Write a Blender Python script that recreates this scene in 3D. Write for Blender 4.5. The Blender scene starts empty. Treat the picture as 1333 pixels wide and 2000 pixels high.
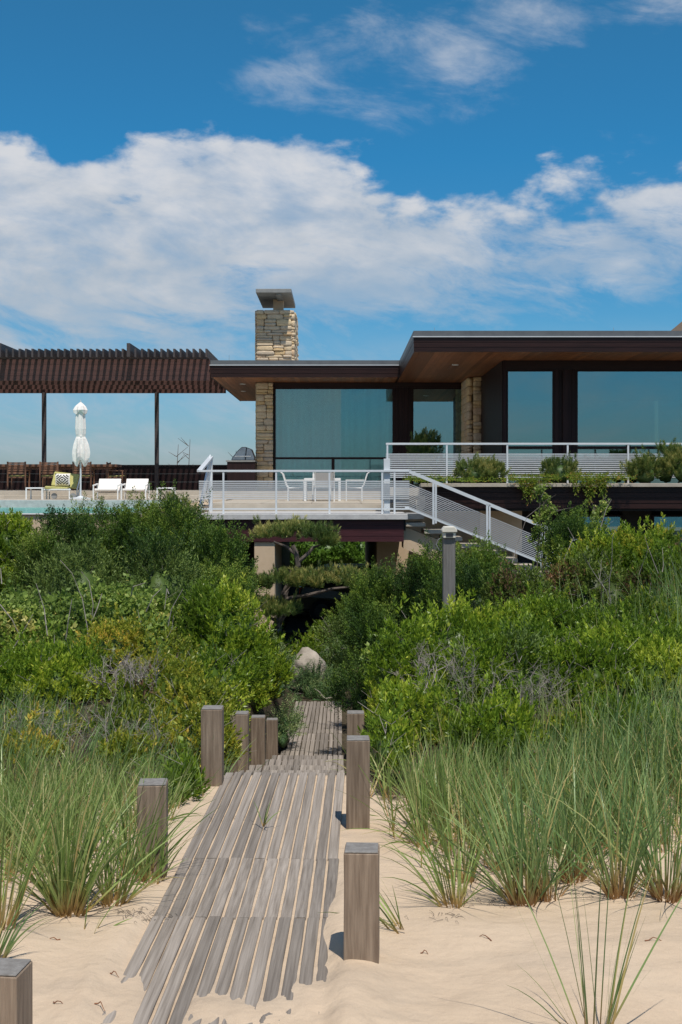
import bpy, bmesh, math, random
import numpy as np
from mathutils import Vector, Matrix
R = math.radians
random.seed(11); rng = np.random.default_rng(11)
scene = bpy.context.scene
col = scene.collection

# ------------------------------------------------------------------ camera, sky, sun, exposure
F = 2400.0; HZ = 945.0; CX = 666.5          # focal length, horizon row and centre column, in pixels of the photograph
cam_d = bpy.data.cameras.new('camera'); cam = bpy.data.objects.new('camera', cam_d); col.objects.link(cam)
cam_d.sensor_fit = 'VERTICAL'; cam_d.sensor_height = 36; cam_d.lens = 36*F/2000
cam_d.shift_y = (HZ-1000)/2000; cam_d.clip_start = .05; cam_d.clip_end = 20000
cam.location = (0, 0, 0); cam.rotation_euler = (R(90), 0, 0); scene.camera = cam

SUN_EL, SUN_AZ = R(65), R(163)
SD = Vector((math.sin(SUN_AZ)*math.cos(SUN_EL), math.cos(SUN_AZ)*math.cos(SUN_EL), math.sin(SUN_EL)))
sl = bpy.data.lights.new('sun', 'SUN'); sl.energy = 4.2; sl.angle = R(.5); sl.color = (1, .95, .87)
so = bpy.data.objects.new('sun', sl); col.objects.link(so); so.rotation_euler = SD.to_track_quat('Z', 'Y').to_euler(); so.location = (5, -5, 30)

world = bpy.data.worlds.new('World'); scene.world = world; world.use_nodes = True
def build_world():
    nt = world.node_tree; N = nt.nodes; L = nt.links; N.clear()
    def mth(op, a, b=None, c=None, clamp=False):
        n = N.new('ShaderNodeMath'); n.operation = op; n.use_clamp = clamp
        for i, v in enumerate((a, b, c)):
            if v is None: continue
            if isinstance(v, (int, float)): n.inputs[i].default_value = v
            else: L.new(v, n.inputs[i])
        return n.outputs[0]
    def sstep(v, lo, hi):
        n = N.new('ShaderNodeMapRange'); n.interpolation_type = 'SMOOTHSTEP'; L.new(v, n.inputs[0])
        for i, x in ((1, lo), (2, hi), (3, 0.), (4, 1.)):
            if isinstance(x, (int, float)): n.inputs[i].default_value = x
            else: L.new(x, n.inputs[i])
        return n.outputs[0]
    def noise(vec, scale, detail, rough, dist=0.):
        n = N.new('ShaderNodeTexNoise'); n.inputs['Scale'].default_value = scale; n.inputs['Detail'].default_value = detail
        n.inputs['Roughness'].default_value = rough; n.inputs['Distortion'].default_value = dist; L.new(vec, n.inputs['Vector']); return n.outputs[0]
    tc = N.new('ShaderNodeTexCoord'); sp = N.new('ShaderNodeSeparateXYZ'); L.new(tc.outputs['Generated'], sp.inputs[0])
    x, y, z = sp.outputs
    az = mth('ARCTAN2', x, y); el = mth('ARCSINE', z)
    def vec(a, b, c=0.):
        n = N.new('ShaderNodeCombineXYZ')
        for i, v in enumerate((a, b, c)):
            if isinstance(v, (int, float)): n.inputs[i].default_value = v
            else: L.new(v, n.inputs[i])
        return n.outputs[0]
    v1 = vec(mth('ADD', az, 1.37), mth('MULTIPLY', el, 1.9))
    tilt = mth('ADD', mth('MULTIPLY', az, .45), mth('MULTIPLY', el, 2.6))
    v2 = vec(mth('MULTIPLY', az, 1.), tilt, 3.)
    big = noise(v1, 6.5, 3., .5); fine = noise(v1, 16., 8., .52, .2); wisp = noise(v2, 11., 10., .66, .35)
    tiny = noise(v1, 55., 6., .65)
    # broad band of cumulus low in the sky, its top lowering towards +x
    top = mth('ADD', mth('SUBTRACT', .256, mth('MULTIPLY', az, .085)), mth('MULTIPLY', mth('SUBTRACT', big, .5), .12))
    top = mth('ADD', top, mth('MULTIPLY', mth('SUBTRACT', fine, .5), .11))
    top = mth('ADD', top, mth('MULTIPLY', mth('SUBTRACT', tiny, .5), .022))
    bot = mth('ADD', mth('ADD', .138, mth('MULTIPLY', az, .17)), mth('MULTIPLY', mth('SUBTRACT', wisp, .5), .26))
    m1 = sstep(mth('SUBTRACT', top, el), -.003, .022)
    m2 = sstep(mth('SUBTRACT', el, bot), -.045, .055)
    dens = sstep(mth('ADD', mth('MULTIPLY', wisp, .55), mth('MULTIPLY', fine, .45)), .30, .62)
    band = mth('MULTIPLY', mth('MULTIPLY', m1, m2), mth('ADD', .50, mth('MULTIPLY', dens, .5)))
    # thin veil high up
    def blob(a0, e0, ra, re):
        da = mth('DIVIDE', mth('SUBTRACT', az, a0), ra); de = mth('DIVIDE', mth('SUBTRACT', el, e0), re)
        q = mth('ADD', mth('MULTIPLY', da, da), mth('MULTIPLY', de, de)); return mth('MAXIMUM', mth('SUBTRACT', 1., q), 0.)
    bl = mth('MAXIMUM', blob(.045, .330, .17, .062), mth('MAXIMUM', blob(.15, .365, .11, .040), blob(.30, .366, .14, .035)))
    bl = mth('MAXIMUM', bl, mth('MULTIPLY', blob(.235, .262, .085, .022), .5))
    hi = mth('MULTIPLY', sstep(mth('ADD', mth('ADD', mth('MULTIPLY', wisp, .62), mth('MULTIPLY', fine, .5)), mth('MULTIPLY', mth('POWER', bl, .6), .36)), .77, 1.22), .75)
    low = mth('MULTIPLY', mth('MULTIPLY', sstep(wisp, .38, .7), .45), sstep(mth('SUBTRACT', .12, el), -.02, .05))
    mask = mth('MAXIMUM', mth('MAXIMUM', band, hi), low, clamp=True)
    mask = mth('MULTIPLY', mask, sstep(el, -.01, .02))
    sky = N.new('ShaderNodeTexSky'); sky.sky_type = 'NISHITA'; sky.sun_disc = False
    sky.sun_elevation = SUN_EL; sky.sun_rotation = SUN_AZ; sky.altitude = 0; sky.air_density = 1.0; sky.dust_density = .35; sky.ozone_density = 2.0
    hs = N.new('ShaderNodeHueSaturation'); hs.inputs['Saturation'].default_value = 1.22; hs.inputs['Value'].default_value = .95; L.new(sky.outputs[0], hs.inputs['Color'])
    # the deep, polarised blue of the upper sky
    dp = N.new('ShaderNodeMix'); dp.data_type = 'RGBA'; dp.blend_type = 'MULTIPLY'; dp.inputs['Factor'].default_value = 1
    cr = N.new('ShaderNodeValToRGB'); e = cr.color_ramp.elements; e.new(.3); e.new(.62); e.new(.7); e.new(.8); sc_ = mth('DIVIDE', el, 1.4, clamp=True); L.new(sc_, cr.inputs[0])
    for q, (p_, c_) in enumerate(((0.,(.50,.62,.92)),(.09,(.38,.80,1.0)),(.186,(.27,.90,1.07)),(.30,(.42,.98,1.0)),(.5,(.80,.97,1.0)),(1.,(.88,.97,.98)))): e[q].position = p_; e[q].color = (*c_, 1)
    L.new(hs.outputs[0], dp.inputs['A']); L.new(cr.outputs[0], dp.inputs['B'])
    cc = N.new('ShaderNodeMix'); cc.data_type = 'RGBA'; L.new(sstep(mth('ADD', mth('MULTIPLY', fine, .6), mth('MULTIPLY', mth('SUBTRACT', el, .1), 2.2)), .35, .72), cc.inputs['Factor'])
    cc.inputs['A'].default_value = (4.8, 5.25, 5.8, 1); cc.inputs['B'].default_value = (6.5, 6.7, 7.1, 1)
    mx = N.new('ShaderNodeMix'); mx.data_type = 'RGBA'; L.new(mask, mx.inputs['Factor']); L.new(dp.outputs['Result'], mx.inputs['A']); L.new(cc.outputs['Result'], mx.inputs['B'])
    bg = N.new('ShaderNodeBackground'); bg.inputs['Strength'].default_value = .1; L.new(mx.outputs['Result'], bg.inputs['Color'])
    o = N.new('ShaderNodeOutputWorld'); L.new(bg.outputs[0], o.inputs[0])
build_world()
vs = scene.view_settings; vs.view_transform = 'Standard'; vs.look = 'None'; vs.gamma = 1; vs.exposure = 0.0; vs.use_curve_mapping = False
scene.render.engine = 'CYCLES'; scene.cycles.max_bounces = 8; scene.cycles.transparent_max_bounces = 16

# ------------------------------------------------------------------ helpers
def PX(px, Y): return (px-CX)/F*Y
def PZ(py, Y): return (HZ-py)/F*Y
def smooth(a, b, x):
    t = np.clip((x-a)/(b-a), 0, 1); return t*t*(3-2*t)
def sn(x, y, f, seed):                      # cheap smooth value noise from sines, about -1..1
    r = np.random.default_rng(seed); s = 0
    for i in range(7):
        a = r.uniform(0, 6.283); k = f*r.uniform(.6, 1.9); s = s+np.sin((x*math.cos(a)+y*math.sin(a))*k+r.uniform(0, 6.283))
    return s/3.2
ROOTS = {}
def link(o, parent=None):
    col.objects.link(o)
    if parent is not None: o.parent = parent
    return o
def wloc(o):
    v = Vector((0, 0, 0))
    while o is not None: v = v+o.location; o = o.parent
    return v
def tag(o, label=None, cat=None, group=None, kind=None):
    for k, v in (('label', label), ('category', cat), ('group', group), ('kind', kind)):
        if v: o[k] = v
    return o
def thing(name, loc, label, cat, group=None):
    o = bpy.data.objects.new(name, None); o.empty_display_size = .2; link(o); o.location = loc; return tag(o, label, cat, group)
class MB:
    def __init__(s): s.v = []; s.f = []
    def add(s, v, f):
        n = len(s.v); s.v += [tuple(p) for p in v]; s.f += [tuple(i+n for i in q) for q in f]; return s
    def box(s, x0, x1, y0, y1, z0, z1):
        return s.add([(x0,y0,z0),(x1,y0,z0),(x1,y1,z0),(x0,y1,z0),(x0,y0,z1),(x1,y0,z1),(x1,y1,z1),(x0,y1,z1)],
                     [(3,2,1,0),(4,5,6,7),(0,1,5,4),(1,2,6,5),(2,3,7,6),(3,0,4,7)])
    def bar(s, a, b, w, h, up=(0,0,1)):     # rectangular bar from a to b
        a, b = Vector(a), Vector(b); d = (b-a).normalized(); u = Vector(up)
        if abs(d.dot(u)) > .98: u = Vector((0, 1, 0))
        sd = d.cross(u).normalized()*w/2; u = sd.cross(d).normalized()*h/2
        p = [a-sd-u, a+sd-u, a+sd+u, a-sd+u, b-sd-u, b+sd-u, b+sd+u, b-sd+u]
        return s.add(p, [(0,1,2,3),(7,6,5,4),(0,4,5,1),(1,5,6,2),(2,6,7,3),(3,7,4,0)])
    def tube(s, pts, r, n=6, r1=None):
        pts = [Vector(p) for p in pts]; m = len(pts); r1 = r if r1 is None else r1; base = len(s.v)
        for i, p in enumerate(pts):
            d = (pts[min(i+1, m-1)]-pts[max(i-1, 0)]).normalized(); u = Vector((0, 0, 1)) if abs(d.z) < .9 else Vector((0, 1, 0))
            a = d.cross(u).normalized(); b = a.cross(d); rr = r+(r1-r)*i/max(1, m-1)
            for k in range(n):
                t = 6.28318*k/n; q = p+a*math.cos(t)*rr+b*math.sin(t)*rr; s.v.append((q.x, q.y, q.z))
        for i in range(m-1):
            for k in range(n):
                s.f.append((base+i*n+k, base+i*n+(k+1) % n, base+(i+1)*n+(k+1) % n, base+(i+1)*n+k))
        s.f.append(tuple(base+k for k in range(n))[::-1]); s.f.append(tuple(base+(m-1)*n+k for k in range(n)))
        return s
    def lathe(s, cx, cy, prof, n=16, wob=None):
        base = len(s.v)
        for j, (r, z) in enumerate(prof):
            for k in range(n):
                t = 6.28318*k/n; rr = r*(wob(t, j) if wob else 1); s.v.append((cx+rr*math.cos(t), cy+rr*math.sin(t), z))
        for j in range(len(prof)-1):
            for k in range(n): s.f.append((base+j*n+k, base+j*n+(k+1) % n, base+(j+1)*n+(k+1) % n, base+(j+1)*n+k))
        s.f.append(tuple(base+k for k in range(n))[::-1]); s.f.append(tuple(base+(len(prof)-1)*n+k for k in range(n)))
        return s
    def prism(s, poly, y0, y1):             # (x, z) outline pushed from y0 to y1
        n = len(poly); v = [(x, y0, z) for x, z in poly]+[(x, y1, z) for x, z in poly]
        return s.add(v, [tuple(range(n))]+[tuple(range(2*n-1, n-1, -1))]+[(i, i+n, (i+1) % n+n, (i+1) % n) for i in range(n)])
    def mesh(s, name, m, off=(0,0,0), bev=0, smooth_=False):
        me = bpy.data.meshes.new(name); me.from_pydata([(a-off[0], b-off[1], c-off[2]) for a, b, c in s.v], [], s.f); me.update()
        bm = bmesh.new(); bm.from_mesh(me); bmesh.ops.recalc_face_normals(bm, faces=bm.faces)
        if bev: bmesh.ops.bevel(bm, geom=list(bm.edges), offset=bev, segments=1, affect='EDGES', clamp_overlap=True)
        bm.to_mesh(me); bm.free()
        if smooth_: me.polygons.foreach_set('use_smooth', [True]*len(me.polygons))
        me.materials.append(m); return me
    def build(s, name, m, parent=None, bev=0, smooth_=False):
        off = wloc(parent) if parent is not None else (0, 0, 0)
        if parent is None:                  # a top-level mesh gets its origin at its base
            a = np.array(s.v); off = tuple(float(t) for t in ((a[:,0].min()+a[:,0].max())/2, (a[:,1].min()+a[:,1].max())/2, a[:,2].min()))
        o = bpy.data.objects.new(name, s.mesh(name, m, off, bev, smooth_)); link(o, parent)
        if parent is None: o.location = off
        return o
def inst(name, me, parent, loc, rot=(0,0,0), sc=(1,1,1)):   # a piece that shares its mesh; loc in world
    o = bpy.data.objects.new(name, me); link(o, parent)
    o.location = Vector(loc)-(wloc(parent) if parent is not None else Vector((0,0,0))); o.rotation_euler = rot; o.scale = sc; return o
def copy_tree(o, parent=None):
    c = o.copy(); col.objects.link(c); c.parent = parent
    for ch in list(o.children): copy_tree(ch, c)
    return c

# ------------------------------------------------------------------ materials
def mat(name, c0, c1=None, rough=.7, scale=6, stretch=(1,1,1), bump=.0, bscale=None, rand=.0, metal=0, detail=6, spec=.5, contrast=(.3,.7), bdist=.01):
    m = bpy.data.materials.new(name); m.use_nodes = True; nt = m.node_tree; N, L = nt.nodes, nt.links; b = N['Principled BSDF']
    b.inputs['Roughness'].default_value = rough; b.inputs['Metallic'].default_value = metal; b.inputs['Specular IOR Level'].default_value = spec
    c1 = c1 or tuple(x*.75 for x in c0)
    tc = N.new('ShaderNodeTexCoord'); oi = N.new('ShaderNodeObjectInfo'); mp = N.new('ShaderNodeMapping'); mp.inputs['Scale'].default_value = stretch
    ad = N.new('ShaderNodeVectorMath'); ad.operation = 'MULTIPLY_ADD'; L.new(oi.outputs['Random'], ad.inputs[0]); ad.inputs[1].default_value = (37, 53, 71); L.new(tc.outputs['Object'], ad.inputs[2])
    L.new(ad.outputs[0], mp.inputs[0])
    n = N.new('ShaderNodeTexNoise'); n.inputs['Scale'].default_value = scale; n.inputs['Detail'].default_value = detail; n.inputs['Roughness'].default_value = .6; L.new(mp.outputs[0], n.inputs['Vector'])
    cr = N.new('ShaderNodeValToRGB'); cr.color_ramp.elements[0].position, cr.color_ramp.elements[1].position = contrast
    cr.color_ramp.elements[0].color = (*c1, 1); cr.color_ramp.elements[1].color = (*c0, 1); L.new(n.outputs[0], cr.inputs[0]); out = cr.outputs[0]
    if rand:
        mr = N.new('ShaderNodeMapRange'); mr.inputs[3].default_value = 1-rand; mr.inputs[4].default_value = 1+rand; L.new(oi.outputs['Random'], mr.inputs[0])
        hs = N.new('ShaderNodeHueSaturation'); L.new(mr.outputs[0], hs.inputs['Value']); L.new(out, hs.inputs['Color']); out = hs.outputs[0]
    L.new(out, b.inputs['Base Color'])
    if bump:
        n2 = N.new('ShaderNodeTexNoise'); n2.inputs['Scale'].default_value = bscale or scale*3; n2.inputs['Detail'].default_value = 5; L.new(mp.outputs[0], n2.inputs['Vector'])
        bp = N.new('ShaderNodeBump'); bp.inputs['Strength'].default_value = bump; bp.inputs['Distance'].default_value = bdist; L.new(n2.outputs[0], bp.inputs['Height']); L.new(bp.outputs[0], b.inputs['Normal'])
    return m
def leafmat(name, stops, rough=.5, trans=.28, spec=.4, base=None):
    m = bpy.data.materials.new(name); m.use_nodes = True; nt = m.node_tree; N, L = nt.nodes, nt.links; b = N['Principled BSDF']
    at = N.new('ShaderNodeAttribute'); at.attribute_name = 'tint'; cr = N.new('ShaderNodeValToRGB'); e = cr.color_ramp.elements
    while len(e) < len(stops): e.new(.5)
    for i, (p, c) in enumerate(stops): e[i].position = p; e[i].color = (*c, 1)
    L.new(at.outputs['Fac'], cr.inputs[0]); out = cr.outputs[0]
    if base:
        al = N.new('ShaderNodeAttribute'); al.attribute_name = 'along'; mr = N.new('ShaderNodeMapRange'); mr.inputs[1].default_value = .08; mr.inputs[2].default_value = .3
        L.new(al.outputs['Fac'], mr.inputs[0]); mx = N.new('ShaderNodeMix'); mx.data_type = 'RGBA'; L.new(mr.outputs[0], mx.inputs['Factor']); mx.inputs['A'].default_value = (*base, 1); L.new(out, mx.inputs['B']); out = mx.outputs['Result']
    L.new(out, b.inputs['Base Color']); b.inputs['Roughness'].default_value = rough; b.inputs['Specular IOR Level'].default_value = spec
    tr = N.new('ShaderNodeBsdfTranslucent'); L.new(out, tr.inputs['Color']); ms = N.new('ShaderNodeMixShader'); ms.inputs[0].default_value = trans
    L.new(b.outputs[0], ms.inputs[1]); L.new(tr.outputs[0], ms.inputs[2]); L.new(ms.outputs[0], N['Material Output'].inputs[0]); return m
M = {}
M['plank'] = mat('weathered_wood', (.35,.30,.252), (.165,.135,.108), .85, 5, (14,.55,8), .6, 16, .26, bdist=.003, contrast=(.3,.68))
M['post'] = mat('weathered_post', (.285,.215,.155), (.12,.082,.055), .85, 5, (9,9,.5), .8, 14, .22, bdist=.004)
M['post_top'] = mat('weathered_end_grain', (.26,.245,.225), (.16,.145,.13), .9, 30, bump=.4)
M['grey_post'] = mat('grey_post', (.20,.19,.18), (.12,.11,.10), .85, 6, (6,6,.5), .4, 12)
M['mahogany'] = mat('dark_mahogany', (.034,.014,.011), (.016,.007,.006), .42, 3, (.6,8,8), .15, 8, .25, spec=.25)
M['maroon'] = mat('maroon_stained_board', (.062,.018,.021), (.034,.011,.013), .5, 3, (.6,8,8), .15, 8, .2, spec=.3)
M['mahogany_v'] = mat('dark_mahogany_upright', (.026,.012,.012), (.012,.006,.006), .5, 3, (8,8,.4), .15, 8, .25, spec=.2)
M['pergola'] = mat('pergola_wood', (.105,.042,.034), (.06,.025,.02), .6, 3, (.5,8,8), .2, 8, .15)
M['pergola_top'] = mat('pergola_rafter', (.085,.066,.064), (.045,.032,.031), .6, 3, (8,.5,8), .2, 8, .2)
M['soffit'] = mat('cedar_soffit', (.30,.12,.05), (.18,.07,.03), .45, 3, (8,.4,8), .1, 8, .3, spec=.4)
M['teak'] = mat('teak', (.24,.115,.06), (.14,.062,.034), .6, 5, (4,4,1), .1, 8, .15)
M['metal_edge'] = mat('roof_metal', (.16,.165,.17), (.12,.125,.13), .45, 4, metal=.3)
M['gravel'] = mat('roof_gravel', (.42,.40,.37), (.2,.19,.18), .95, 60, bump=.8)
M['white_metal'] = mat('white_painted_steel', (.66,.69,.71), (.58,.61,.63), .4, 4)
M['rod'] = mat('steel_rod', (.64,.66,.67), (.56,.58,.6), .4, 4)
M['white_plastic'] = mat('white_powder_coat', (.82,.82,.8), (.76,.76,.74), .45, 4)
M['mesh_fabric'] = mat('grey_mesh_fabric', (.55,.53,.50), (.46,.44,.42), .8, 30)
M['canvas'] = mat('white_canvas', (.86,.80,.75), (.80,.74,.69), .85, 12, bump=.2)
M['yellow'] = mat('chartreuse_canvas', (.50,.46,.17), (.42,.38,.13), .85, 15, bump=.2)
M['black'] = mat('black_pattern', (.06,.055,.05), None, .85)
M['stucco'] = mat('beige_stucco', (.62,.47,.32), (.55,.41,.27), .9, 5, bump=.3, bscale=60)
M['limestone'] = mat('terrace_limestone', (.52,.46,.38), (.40,.35,.28), .8, 3, bump=.2, bscale=25, rand=.08)
M['slab'] = mat('pale_concrete', (.55,.54,.52), (.42,.41,.40), .8, 8, bump=.2, bscale=40)
M['cap'] = mat('grey_concrete_cap', (.30,.30,.29), (.20,.20,.195), .85, 5, bump=.2)
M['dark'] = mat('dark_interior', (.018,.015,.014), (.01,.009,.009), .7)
M['interior'] = mat('interior_wall', (.16,.14,.12), (.13,.115,.10), .8)
M['curtain'] = mat('sheer_curtain', (.80,.82,.80), (.7,.73,.72), .9, 8)
M['steel'] = mat('stainless_steel', (.42,.44,.46), (.30,.31,.33), .3, 6, metal=.8)
M['carpaint'] = mat('black_car_paint', (.03,.033,.042), (.025,.028,.036), .18, 4)
M['tyre'] = mat('tyre_rubber', (.02,.02,.02), None, .8)
M['asphalt'] = mat('driveway', (.09,.085,.08), (.05,.048,.045), .9, 30, bump=.3)
M['lamp_red'] = mat('tail_lamp_red', (.4,.02,.02), None, .2)
M['boulder'] = mat('granite_boulder', (.46,.40,.33), (.26,.225,.185), .9, 3.5, bump=.7, bscale=14, bdist=.03)
M['bark'] = mat('bark', (.15,.12,.10), (.07,.055,.045), .9, 14, (1,1,.3), .6)
M['deadwood'] = mat('bleached_deadwood', (.38,.33,.29), (.24,.205,.18), .9, 9)
M['lampwhite'] = mat('cream_lamp_housing', (.70,.66,.56), (.6,.56,.47), .5, 6)
M['shingle'] = mat('cedar_shingle', (.24,.17,.11), (.12,.085,.055), .95, 14, bump=.4, rand=.3)
M['cable'] = mat('grey_cable', (.25,.25,.25), None, .5)
M['lens'] = mat('dark_lens', (.03,.03,.035), None, .15)
def stone_mat():
    m = mat('tan_fieldstone', (.72,.62,.48), (.48,.395,.29), .9, 5, (1,1,1), .7, 14, .0, bdist=.02); nt = m.node_tree; N, L = nt.nodes, nt.links; b = N['Principled BSDF']
    src = b.inputs['Base Color'].links[0].from_socket; oi = N.new('ShaderNodeObjectInfo'); cr = N.new('ShaderNodeValToRGB'); e = cr.color_ramp.elements; cr.color_ramp.interpolation = 'LINEAR'
    for p, c in ((.0,(1.0,.92,.82)),(.25,(1.05,1.0,.92)),(.5,(.9,.86,.84)),(.75,(1.15,1.02,.78)),(.9,(1.15,.95,.65)),(1,(1.0,.84,.74))):
        x = e.new(p) if p not in (0, 1) else e[0 if p == 0 else -1]; x.color = (*c, 1)
    L.new(oi.outputs['Random'], cr.inputs[0]); mx = N.new('ShaderNodeMix'); mx.data_type = 'RGBA'; mx.blend_type = 'MULTIPLY'; mx.inputs['Factor'].default_value = 1
    L.new(src, mx.inputs['A']); L.new(cr.outputs[0], mx.inputs['B']); L.new(mx.outputs['Result'], b.inputs['Base Color']); return m
M['stone'] = stone_mat()
def glass_mat(name, tint, refl, rough=0.0):
    m = bpy.data.materials.new(name); m.use_nodes = True; N, L = m.node_tree.nodes, m.node_tree.links; N.remove(N['Principled BSDF'])
    t = N.new('ShaderNodeBsdfTransparent'); t.inputs[0].default_value = (*tint, 1); g = N.new('ShaderNodeBsdfGlossy'); g.inputs['Roughness'].default_value = rough; g.inputs['Color'].default_value = (.62,.84,.86,1)
    lw = N.new('ShaderNodeLayerWeight'); lw.inputs[0].default_value = .35; mr = N.new('ShaderNodeMapRange'); mr.inputs[3].default_value = refl; mr.inputs[4].default_value = 1.; L.new(lw.outputs['Fresnel'], mr.inputs[0])
    ms = N.new('ShaderNodeMixShader'); L.new(mr.outputs[0], ms.inputs[0]); L.new(t.outputs[0], ms.inputs[1]); L.new(g.outputs[0], ms.inputs[2]); L.new(ms.outputs[0], N['Material Output'].inputs[0]); return m
M['glass'] = glass_mat('tinted_glass', (.42,.66,.66), .27)
M['glass_clear'] = glass_mat('window_glass_with_curtain', (.62,.84,.84), .15)
M['carglass'] = glass_mat('car_glass', (.1,.12,.12), .12)
def water_mat(name, c, rough, bs, bd):
    m = mat(name, c, tuple(x*.9 for x in c), rough, 3); N, L = m.node_tree.nodes, m.node_tree.links; b = N['Principled BSDF']
    n = N.new('ShaderNodeTexNoise'); n.inputs['Scale'].default_value = bs; n.inputs['Detail'].default_value = 4; tc = N.new('ShaderNodeTexCoord'); L.new(tc.outputs['Object'], n.inputs['Vector'])
    bp = N.new('ShaderNodeBump'); bp.inputs['Strength'].default_value = .3; bp.inputs['Distance'].default_value = bd; L.new(n.outputs[0], bp.inputs['Height']); L.new(bp.outputs[0], b.inputs['Normal']); return m
M['pool'] = water_mat('pool_water', (.11,.38,.33), .25, 4, .01); M['pool'].node_tree.nodes['Principled BSDF'].inputs['Specular IOR Level'].default_value = .12
M['sea'] = water_mat('sea_water', (.02,.09,.10), .15, .3, .4)
def sand_mat():
    m = bpy.data.materials.new('dune_sand'); m.use_nodes = True; N, L = m.node_tree.nodes, m.node_tree.links; b = N['Principled BSDF']; b.inputs['Roughness'].default_value = .95; b.inputs['Specular IOR Level'].default_value = .15
    tc = N.new('ShaderNodeTexCoord')
    def nz(s, d, r=.6, st=(1,1,1)):
        mp = N.new('ShaderNodeMapping'); mp.inputs['Scale'].default_value = st; L.new(tc.outputs['Object'], mp.inputs[0])
        n = N.new('ShaderNodeTexNoise'); n.inputs['Scale'].default_value = s; n.inputs['Detail'].default_value = d; n.inputs['Roughness'].default_value = r; L.new(mp.outputs[0], n.inputs['Vector']); return n.outputs[0]
    def ramp(src, a, b_, ca, cb):
        c = N.new('ShaderNodeValToRGB'); c.color_ramp.elements[0].position = a; c.color_ramp.elements[1].position = b_; c.color_ramp.elements[0].color = (*ca, 1); c.color_ramp.elements[1].color = (*cb, 1); L.new(src, c.inputs[0]); return c.outputs[0]
    def mix(f, a, b_, bt='MIX'):
        x = N.new('ShaderNodeMix'); x.data_type = 'RGBA'; x.blend_type = bt
        if isinstance(f, float): x.inputs['Factor'].default_value = f
        else: L.new(f, x.inputs['Factor'])
        L.new(a, x.inputs['A']); L.new(b_, x.inputs['B']); return x.outputs['Result']
    base = ramp(nz(1.3, 5), .3, .7, (.55,.425,.305), (.62,.49,.36))
    grain = ramp(nz(420, 3, .8), .34, .62, (.80,.78,.76), (1.08,1.07,1.05))
    sand = mix(1., base, grain, 'MULTIPLY')
    streak = ramp(nz(2.6, 4, .55, (.5,1.3,1)), .50, .80, (1,1,1), (.80,.82,.85))      # faint darker, slightly cooler streaks
    sand = mix(1., sand, streak, 'MULTIPLY')
    litter = ramp(nz(16, 6, .7), .35, .65, (.035,.028,.018), (.10,.08,.05))
    va = N.new('ShaderNodeAttribute'); va.attribute_name = 'litter'
    ma = N.new('ShaderNodeMath'); ma.operation = 'ADD'; L.new(va.outputs['Fac'], ma.inputs[0]); m2 = N.new('ShaderNodeMath'); m2.operation = 'MULTIPLY_ADD'; L.new(nz(6, 6, .7), m2.inputs[0]); m2.inputs[1].default_value = .9; m2.inputs[2].default_value = -.45; L.new(m2.outputs[0], ma.inputs[1])
    mr = N.new('ShaderNodeMapRange'); mr.inputs[1].default_value = .42; mr.inputs[2].default_value = .58; L.new(ma.outputs[0], mr.inputs[0])
    L.new(mix(mr.outputs[0], sand, litter), b.inputs['Base Color'])
    bp = N.new('ShaderNodeBump'); bp.inputs['Strength'].default_value = .35; bp.inputs['Distance'].default_value = .004; L.new(nz(260, 4, .75), bp.inputs['Height'])
    bq = N.new('ShaderNodeBump'); bq.inputs['Strength'].default_value = .6; bq.inputs['Distance'].default_value = .05; L.new(nz(6, 3, .5), bq.inputs['Height']); L.new(bp.outputs[0], bq.inputs['Normal']); L.new(bq.outputs[0], b.inputs['Normal']); return m
M['sand'] = sand_mat()
G = lambda *a: a
M['bay'] = leafmat('bayberry_leaf', [(0,G(0.094,0.164,0.021)),(.55,G(0.213,0.330,0.029)),(.85,G(0.392,0.502,0.045)),(1,G(0.625,0.659,0.091))], .38, .42)
M['bayY'] = leafmat('yellow_green_leaf', [(0,G(0.109,0.172,0.024)),(.5,G(0.266,0.330,0.035)),(.85,G(0.533,0.502,0.061)),(1,G(0.875,0.632,0.120))], .42, .42)
M['bramble'] = leafmat('bramble_leaf', [(0,G(0.121,0.193,0.039)),(.5,G(0.230,0.329,0.060)),(.9,G(0.378,0.478,0.104)),(1,G(0.647,0.568,0.173))], .5, .42)
M['juniper'] = leafmat('juniper_scale', [(0,G(.022,.058,.010)),(.5,G(.068,.135,.016)),(.82,G(.17,.27,.03)),(1,G(.28,.35,.05))], .6, .25)
M['junblue'] = leafmat('blue_juniper', [(0,G(0.063,0.131,0.044)),(.6,G(0.156,0.264,0.092)),(1,G(0.375,0.447,0.172))], .6, .25)
M['pine'] = leafmat('pine_needle', [(0,G(0.065,0.122,0.031)),(.6,G(0.176,0.242,0.052)),(1,G(0.513,0.460,0.146))], .5, .25)
M['willow'] = leafmat('grey_green_leaf', [(0,G(0.086,0.141,0.029)),(.6,G(0.162,0.237,0.052)),(1,G(0.323,0.404,0.097))], .55, .28)
M['russet'] = leafmat('russet_leaf', [(0,G(.07,.10,.02)),(.45,G(.13,.19,.03)),(.8,G(.21,.28,.05)),(.97,G(.30,.30,.07)),(1,G(.28,.14,.06))], .5, .35)
M['rust'] = leafmat('rusty_leaf', [(0,G(.10,.055,.03)),(1,G(.23,.13,.065))], .6, .25)
M['hedge'] = leafmat('privet_leaf', [(0,G(0.103,0.209,0.034)),(1,G(0.266,0.454,0.059))], .45, .3)
M['sedum'] = leafmat('trailing_leaf', [(0,G(0.114,0.194,0.023)),(.75,G(0.265,0.369,0.040)),(1,G(0.607,0.281,0.080))], .5, .3)
M['grass'] = leafmat('beach_grass_blade', [(0,G(0.103,0.178,0.040)),(.40,G(0.207,0.299,0.069)),(.78,G(0.391,0.483,0.161)),(.92,G(0.598,0.552,0.253)),(1,G(0.600,0.414,0.161))], .36, .34, .5, base=(.42,.27,.10))
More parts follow.
